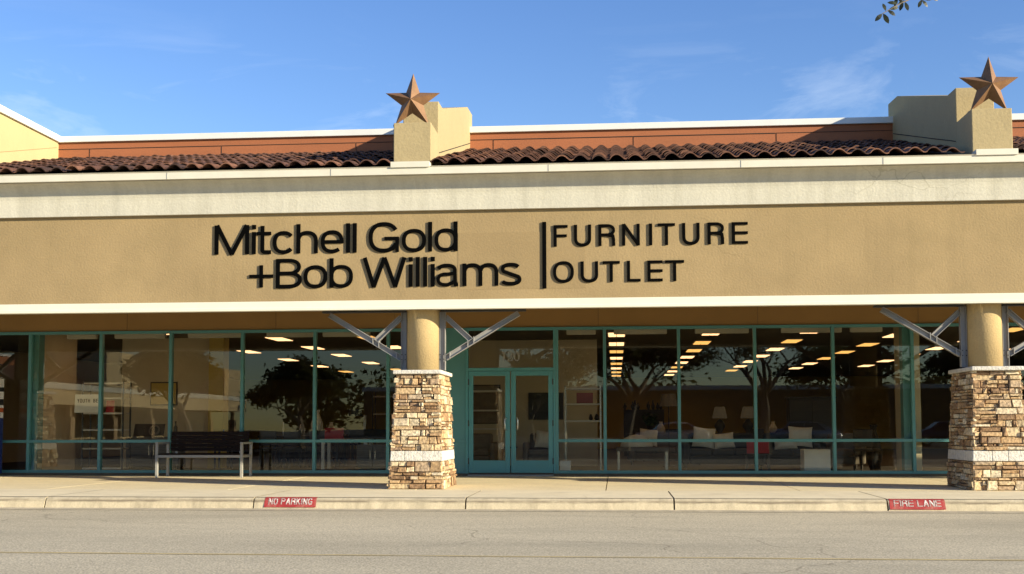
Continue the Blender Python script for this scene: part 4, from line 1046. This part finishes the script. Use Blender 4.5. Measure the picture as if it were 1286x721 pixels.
shelf_unit(-6.9, -5.9, 33.5, 33.9, (.3, .8, 1.3, 1.8), 1.95, 'dark open shelf unit deep in the left half of the shop', 'steel_dark')
vase(3.3, 25.45, .378, .06, .0001 + .2, 'small pale vase beside the red sign card on the low stand', 'int_white') if False else None

# ------------------------------------------------------------------ trees
def oak(loc, h, cr, seed, label, nleaf, leaf, clear=None, crown_z=None, group=None, trunk_lean=(0, 0), lm='leaf'):
    """live oak: leaning tapered trunk, forking limbs, leaves in clumps at the ends of twigs"""
    r = random.Random(seed); x, y, z = loc
    o = thing('oak_tree', loc, label, 'tree', group)
    mb = MB(); tips = []
    def limb(p, d, ln, rad, lev):
        pts = [p.copy()]; rs = [rad]; n = 5; q = p.copy(); dd = d.copy()
        for i in range(n):
            dd = (dd + Vector((r.gauss(0, .16), r.gauss(0, .16), r.gauss(.02, .10)))).normalized(); q = q + dd * ln / n
            pts.append(q.copy()); rs.append(rad * (1 - .55 * (i + 1) / n))
        mb.tube(pts, rs, 8 if lev < 2 else 5)
        if lev >= 3: tips.append((q, dd)); tips.append((pts[3], dd)); return
        for k in range(3 if lev else 5):
            a = 2 * PI * (k + r.random() * .6) / (3 if lev else 5)
            t = Vector((math.cos(a), math.sin(a), r.uniform(.05, .75))).normalized()
            nd = (dd * .55 + t * .9).normalized(); limb(q if r.random() < .75 else pts[4], nd, ln * r.uniform(.62, .85), rs[-1] * .8, lev + 1)
    th = h * .30
    base = Vector((x, y, z - .1)); dv = Vector((trunk_lean[0], trunk_lean[1], 1)).normalized()
    limb(base, dv, th + .1, h * .036 + .05, 0)
    mb.build('trunk', M['bark'], o)
    cm = MB(); cz = z + (crown_z or h * .62)
    k = 0; per = max(6, nleaf // max(1, len(tips)))
    for (tp, dd) in tips:
        v = tp - Vector((x + trunk_lean[0] * th, y + trunk_lean[1] * th, cz)); sc_ = max(.001, math.sqrt((v.x / cr) ** 2 + (v.y / cr) ** 2 + (v.z / (h * .42)) ** 2))
        if sc_ > 1: v = v / sc_ * r.uniform(.85, 1)
        cc = Vector((x + trunk_lean[0] * th, y + trunk_lean[1] * th, cz)) + v; R = r.uniform(.35, .75) * cr * .30
        for i in range(per):
            p = cc + Vector((r.gauss(0, .5), r.gauss(0, .5), r.gauss(0, .36))) * R
            if clear and clear(p): continue
            l = leaf * r.uniform(.6, 1.3); a = Vector((r.gauss(0, 1), r.gauss(0, 1), r.gauss(0, .7))).normalized() * l
            q = a.cross(Vector((r.gauss(0, 1), r.gauss(0, 1), r.gauss(0, 1)))).normalized() * l * .42
            cm.add([p - a, p + q, p + a, p - q], [(0, 1, 2, 3)], r.random())
    cm.build('crown', M[lm], o, fix=False)
    return o
def in_view(p): return p.y > 1 and p.x < .365 * p.y + .6 and p.z < 1.2 + .40 * p.y
near = oak((6.2, -2.2, ZR), 8.0, 3.7, 7, 'live oak close by, one leafy twig hanging into the top right of the sky', 9000, .07, clear=lambda p: in_view(p) or p.z < 2.6, crown_z=5.6)
# the low limb that carries the visible twig
lb = MB(); lb.tube([(6.3, -2.2, 2.3), (6.0, -.6, 3.5), (5.3, 2.2, 4.35), (4.3, 4.6, 4.45), (3.2, 6.1, 4.15), (2.5, 6.7, 3.85)], [.09, .075, .055, .035, .02, .012], 7)
lb.tube([(2.5, 6.7, 3.85), (2.1, 6.95, 3.62), (1.85, 7.0, 3.48), (1.68, 7.0, 3.405), (1.57, 7.0, 3.345)], [.011, .008, .006, .004, .002], 6)
lb.tube([(1.95, 6.98, 3.53), (1.84, 7.02, 3.445), (1.795, 7.0, 3.42)], [.006, .004, .002], 5)
lb.build('limb', M['bark'], near)
tl = MB(); r = random.Random(2)
def oak_leaf(p, d, l, wd):
    d = Vector(d).normalized(); s_ = d.cross(Vector((r.uniform(-.4, .4), -1, r.uniform(-.3, .3)))).normalized(); n_ = s_.cross(d); p = Vector(p)
    prof = [(0, .06), (.2, .6), (.5, 1), (.78, .75), (1, .05)]
    vs = []
    for t, k in prof:
        c_ = p + d * l * t + n_ * (.08 * l * math.sin(PI * t)); vs += [c_ - s_ * wd * k / 2, c_, c_ + s_ * wd * k / 2]
    tl.add(vs, [f for i in range(4) for f in ((i * 3, i * 3 + 1, i * 3 + 4, i * 3 + 3), (i * 3 + 1, i * 3 + 2, i * 3 + 5, i * 3 + 4))], r.random())
for p, d, l in [((1.57, 7, 3.345), (-.75, 0, -.75), .055), ((1.575, 7, 3.345), (.45, 0, -.9), .06), ((1.59, 7, 3.36), (-.3, .1, .9), .045), ((1.60, 7, 3.365), (.75, 0, -.6), .05), ((1.61, 7, 3.37), (.9, .1, .2), .05),
                ((1.66, 7, 3.40), (-.95, 0, .15), .055), ((1.68, 7, 3.405), (-.3, .1, .9), .05), ((1.69, 7, 3.41), (-.35, 0, -.9), .05), ((1.70, 7, 3.41), (.3, 0, -.9), .05), ((1.72, 7, 3.42), (.5, .1, .8), .05),
                ((1.795, 7, 3.42), (-.4, 0, -.9), .045), ((1.795, 7, 3.42), (.55, 0, -.75), .05), ((1.80, 7, 3.425), (1, 0, -.1), .05), ((1.82, 7, 3.43), (.2, .1, 1), .05), ((1.84, 7, 3.44), (.9, .1, -.5), .05),
                ((1.64, 7, 3.385), (.3, .2, .9), .05), ((1.66, 7, 3.395), (.7, .2, .5), .045)]:
    oak_leaf(p, d, l * 1.12, l * .48)
for i in range(140):
    t = r.random(); p = Vector((1.9, 7.0, 3.52)).lerp(Vector((3.2, 6.2, 4.1)), t) + Vector((r.gauss(0, .08), r.gauss(0, .10), abs(r.gauss(0, .07)) + .02))
    oak_leaf(p, (r.gauss(0, 1), r.gauss(0, 1), r.gauss(0, .7)), .055, .024)
tl.build('twig_leaves', M['twig_leaf'], near, fix=False)
far = [((-24.5, -19, ZR), 8.5, 4.6, 'broad live oak in the car park, mirrored in the windows above the bench'), ((-17.5, -17, ZR), 6.2, 3.2, 'round dense live oak in the car park, mirrored right of the bench'), ((.3, -9.5, ZR), 9.5, 5.0, 'live oak directly behind the viewpoint, mirrored in the middle windows'),
       ((13, -22, ZR), 8.0, 4.5, 'live oak among the parked cars, mirrored in the right windows'), ((24, -30, ZR), 9, 5, 'wide live oak behind the parked cars, rightmost in the windows\' reflection'), ((-6, -38, ZR), 8, 4.6, 'distant live oak at the back of the car park, mirrored beside the doors')]
for i, (l, h, cr, lab) in enumerate(far): oak(l, h, cr, 40 + i, lab, 9000, .17, clear=lambda p: p.z < 1.9, trunk_lean=(.12 * (-1) ** i, .05))

tl_ = MB(); r = random.Random(77)  # foliage band added to block the bright horizon in the window reflections
clumps = [(r.uniform(-45, 130), r.uniform(-125, -108), r.uniform(4.5, 9.5)) for _ in range(60)]
for (cx_, cy_, h_) in clumps:
    if -22 < cx_ < -8: continue
    for i in range(190):
        d = Vector((r.gauss(0, 1), r.gauss(0, 1), r.gauss(0, 1))).normalized() * r.random() ** .33
        p = Vector((cx_ + d.x * 4.5, cy_ + d.y * 3, h_ * .55 + d.z * h_ * .5)); l = r.uniform(.3, .7)
        a = Vector((r.gauss(0, 1), r.gauss(0, 1), r.gauss(0, .7))).normalized() * l; q = a.cross(Vector((r.gauss(0, 1), r.gauss(0, 1), 1))).normalized() * l * .6
        tl_.add([p - a, p + q, p + a, p - q], [(0, 1, 2, 3)], r.random())
o = tl_.build('added_tree_line', M['leaf'], None, fix=False); o['kind'] = 'stuff'; tag(o, 'dark wood added across the car park to cover the bright horizon mirrored in the windows', 'wood')

# ------------------------------------------------------------------ shops across the car park (seen only in the glass)
ob = thing('shop_row', (-52, -60, ZR), 'tan shop row with tiled roof along the car park, mirrored in the left windows', 'building')
X0 = -48
MB().box(X0 - 14, X0, -104, -6, 3.0, 4.7).build('fascia', M['opp_wall'], ob)
MB().box(X0 - 13.9, X0 + .15, -104.1, -5.9, 4.35, 4.9).build('cornice', M['trim'], ob)
MB().box(X0 - 14, X0 - 5, -104, -6, ZR, 3.0).build('wall', M['opp_wall'], ob)
MB().box(X0 - 5, X0 - 4.9, -103, -7, 0, 2.9).build('shop_window', M['opp_dark'], ob)
rf = MB(); rf.prism([(X0 - .1, 4.905), (X0 - 5.2, 6.5), (X0 - 5.2, 4.905)], -104, -6); rf.build('roof', M['tile'], ob)
MB().box(X0 - 6, X0 - 5.2, -104, -6, 4.905, 7.2).build('parapet', M['parapet'], ob)
MB().box(X0 - 6.1, X0 - 5.1, -104, -6, 7.2, 7.4).build('parapet_cap', M['white_cap'], ob)
for y in (-20, -64, -98):
    MB().box(X0 - 6, X0 + .3, y - 4, y + 4, 4.91, 8.2).build('gable', M['opp_wall'], ob)
for i in range(11):
    y = -100 + i * 9.2
    cl = MB().box(X0 - .9, X0 - .1, y - .4, y + .4, ZR, 1.9).build('pillar_base', M['stone'], ob); MB().lathe([(.27, 1.9), (.27, 3.0)], X0 - .5, y, 16).build('column', M['column'], ob)
fb = thing('far_shop', (30, -96, ZR), 'long low shop, wall darkened, far across the car park, mirrored in the right windows', 'building')
MB().box(-30, 80, -104, -92, ZR, 5.2).build('wall', M['far_shop_dim'], fb); MB().box(-30.2, 80.2, -104.2, -91.8, 5.2, 5.7).build('cornice', M['trim'], fb)
for i in range(18):
    x = -27 + i * 5.9; MB().box(x, x + 4.4, -92.02, -91.9, 0, 2.7).build('window', M['opp_dark'], fb)

# ------------------------------------------------------------------ parked cars behind the viewpoint (seen in the glass)
def car(loc, yaw, paint, label):
    o = thing('parked_car', (0, 0, 0), label, 'car', 'cars in the car park')
    L_ = 4.5; hw_ = .89
    secs = [(-2.25, .40, .62, .62), (-2.15, .28, .74, .74), (-1.6, .22, .86, .88), (-1.1, .22, .90, 1.02), (-.55, .22, .92, 1.40), (.2, .22, .93, 1.46), (.9, .22, .93, 1.40), (1.55, .24, .93, 1.10), (2.1, .28, .88, .95), (2.25, .42, .66, .70)]
    def loft(fn, name, mm, parent):
        m = MB(); vs = []; n = 0
        for (x, zb, zs, zt) in secs:
            ring = fn(x, zb, zs, zt); n = len(ring); vs += ring
        fs = []
        for i in range(len(secs) - 1):
            for j in range(n): fs.append((i * n + j, i * n + (j + 1) % n, (i + 1) * n + (j + 1) % n, (i + 1) * n + j))
        fs += [tuple(range(n)), tuple(range(len(vs) - 1, len(vs) - n - 1, -1))]
        m.add(vs, fs); return m.build(name, M[mm], parent, smooth=True)
    def body(x, zb, zs, zt):
        k = .80 if zt - zs > .2 else .93; e = .9 if abs(x) > 2.2 else 1
        pr = [(hw_ * e * .9, zb), (hw_ * e, (zb + zs) / 2), (hw_ * e * .97, zs), (hw_ * k * e * .96, zs + (zt - zs) * .75), (hw_ * k * e * .78, zt)]
        return [(x, a, z) for a, z in pr] + [(x, -a, z) for a, z in pr[::-1]]
    bd = loft(body, 'body', paint, o)
    for s in (-1, 1):
        g = MB()
        q = [(-1.0, .95, .915), (.2, .95, .925), (.2, 1.36, .76), (-.50, 1.34, .76)]
        g.add([(x, s * (y + .004), z) for x, z, y in q] + [(x, s * (y - .03), z) for x, z, y in q], [(0, 1, 2, 3), (7, 6, 5, 4)]); g.build('side_window', M['car_glass'], o, fix=False)
        g = MB(); q = [(.26, .95, .925), (1.35, .97, .90), (.92, 1.34, .75), (.26, 1.36, .76)]
        g.add([(x, s * (y + .004), z) for x, z, y in q] + [(x, s * (y - .03), z) for x, z, y in q], [(0, 1, 2, 3), (7, 6, 5, 4)]); g.build('side_window', M['car_glass'], o, fix=False)
    MB().prism_x([(0, 0)], 0, 0) if False else None
    for x0_, z0_, x1_, z1_, nm in ((-1.12, 1.0, -.60, 1.38, 'windscreen'), (1.53, 1.10, 1.0, 1.385, 'rear_window')):
        g = MB(); sg_ = -1 if x0_ < 0 else 1
        g.add([(x0_ + sg_ * .03, -.72, z0_ + .02), (x0_ + sg_ * .03, .72, z0_ + .02), (x1_ + sg_ * .03, .6, z1_ + .02), (x1_ + sg_ * .03, -.6, z1_ + .02)], [(0, 1, 2, 3)]); g.build(nm, M['car_glass'], o, fix=False)
    for x in (-1.4, 1.4):
        for s in (-1, 1):
            w = MB(); n = 20
            w.add([(x + .32 * math.cos(2 * PI * i / n), s * (.88 if k else .66), .32 + .32 * math.sin(2 * PI * i / n)) for k in (0, 1) for i in range(n)], [tuple(range(n)), tuple(range(2 * n - 1, n - 1, -1))] + [(i, (i + 1) % n, n + (i + 1) % n, n + i) for i in range(n)])
            wh = w.build('wheel', M['tyre'], o)
            w = MB(); w.add([(x + .2 * math.cos(2 * PI * i / n), s * (.89 if k else .8), .32 + .2 * math.sin(2 * PI * i / n)) for k in (0, 1) for i in range(n)], [tuple(range(n)), tuple(range(2 * n - 1, n - 1, -1))] + [(i, (i + 1) % n, n + (i + 1) % n, n + i) for i in range(n)]); w.build('rim', M['chrome'], wh)
    for s in (-1, 1): roundbox(MB(), -2.24, -2.1, s * .62 - .16, s * .62 + .16, .60, .72, .03).build('headlight', M['lens'], o)
    o.location = loc; o.rotation_euler = (0, 0, yaw); return o
car((10.5, -21, ZR), .1, 'car_silver', 'silver car parked behind the viewpoint, mirrored in the windows by the sofas')
car((19.5, -24, ZR), .05, 'car_blue', 'dark blue car parked behind the viewpoint, mirrored beside the right pillar')
car((-9.0, -26, ZR), PI / 2, 'car_silver', 'silver car parked nose out behind the viewpoint, mirrored left of the door pillar')

car((3.5, -27, ZR), -.1, 'car_white', 'white car parked behind the viewpoint, mirrored in the windows right of the doors')
car((26.5, -25, ZR), .1, 'car_red', 'dark red car parked behind the viewpoint, rightmost of the mirrored cars')
def lamp_post(x, y, label):
    o = thing('lamp_post', (x, y, ZR), label, 'lamp post')
    MB().lathe([(.28, ZR), (.28, .55)], x, y, 18).build('concrete_base', M['concrete'], o)
    MB().lathe([(.075, .55), (.055, 7.2)], x, y, 12).build('pole', M['steel_dark'], o)
    MB().box(x - .9, x + .9, y - .05, y + .05, 7.2, 7.28).build('arm', M['steel_dark'], o)
    for sx in (-1, 1): MB().box(x + sx * .9 - .3, x + sx * .9 + .3, y - .2, y + .2, 7.1, 7.199).build('lamp_head', M['steel_dark'], o)
lamp_post(-3.5, -31, 'tall twin headed lamp post in the car park, mirrored left of the doors'); lamp_post(17, -36, 'tall twin headed lamp post in the car park, mirrored in the right windows')
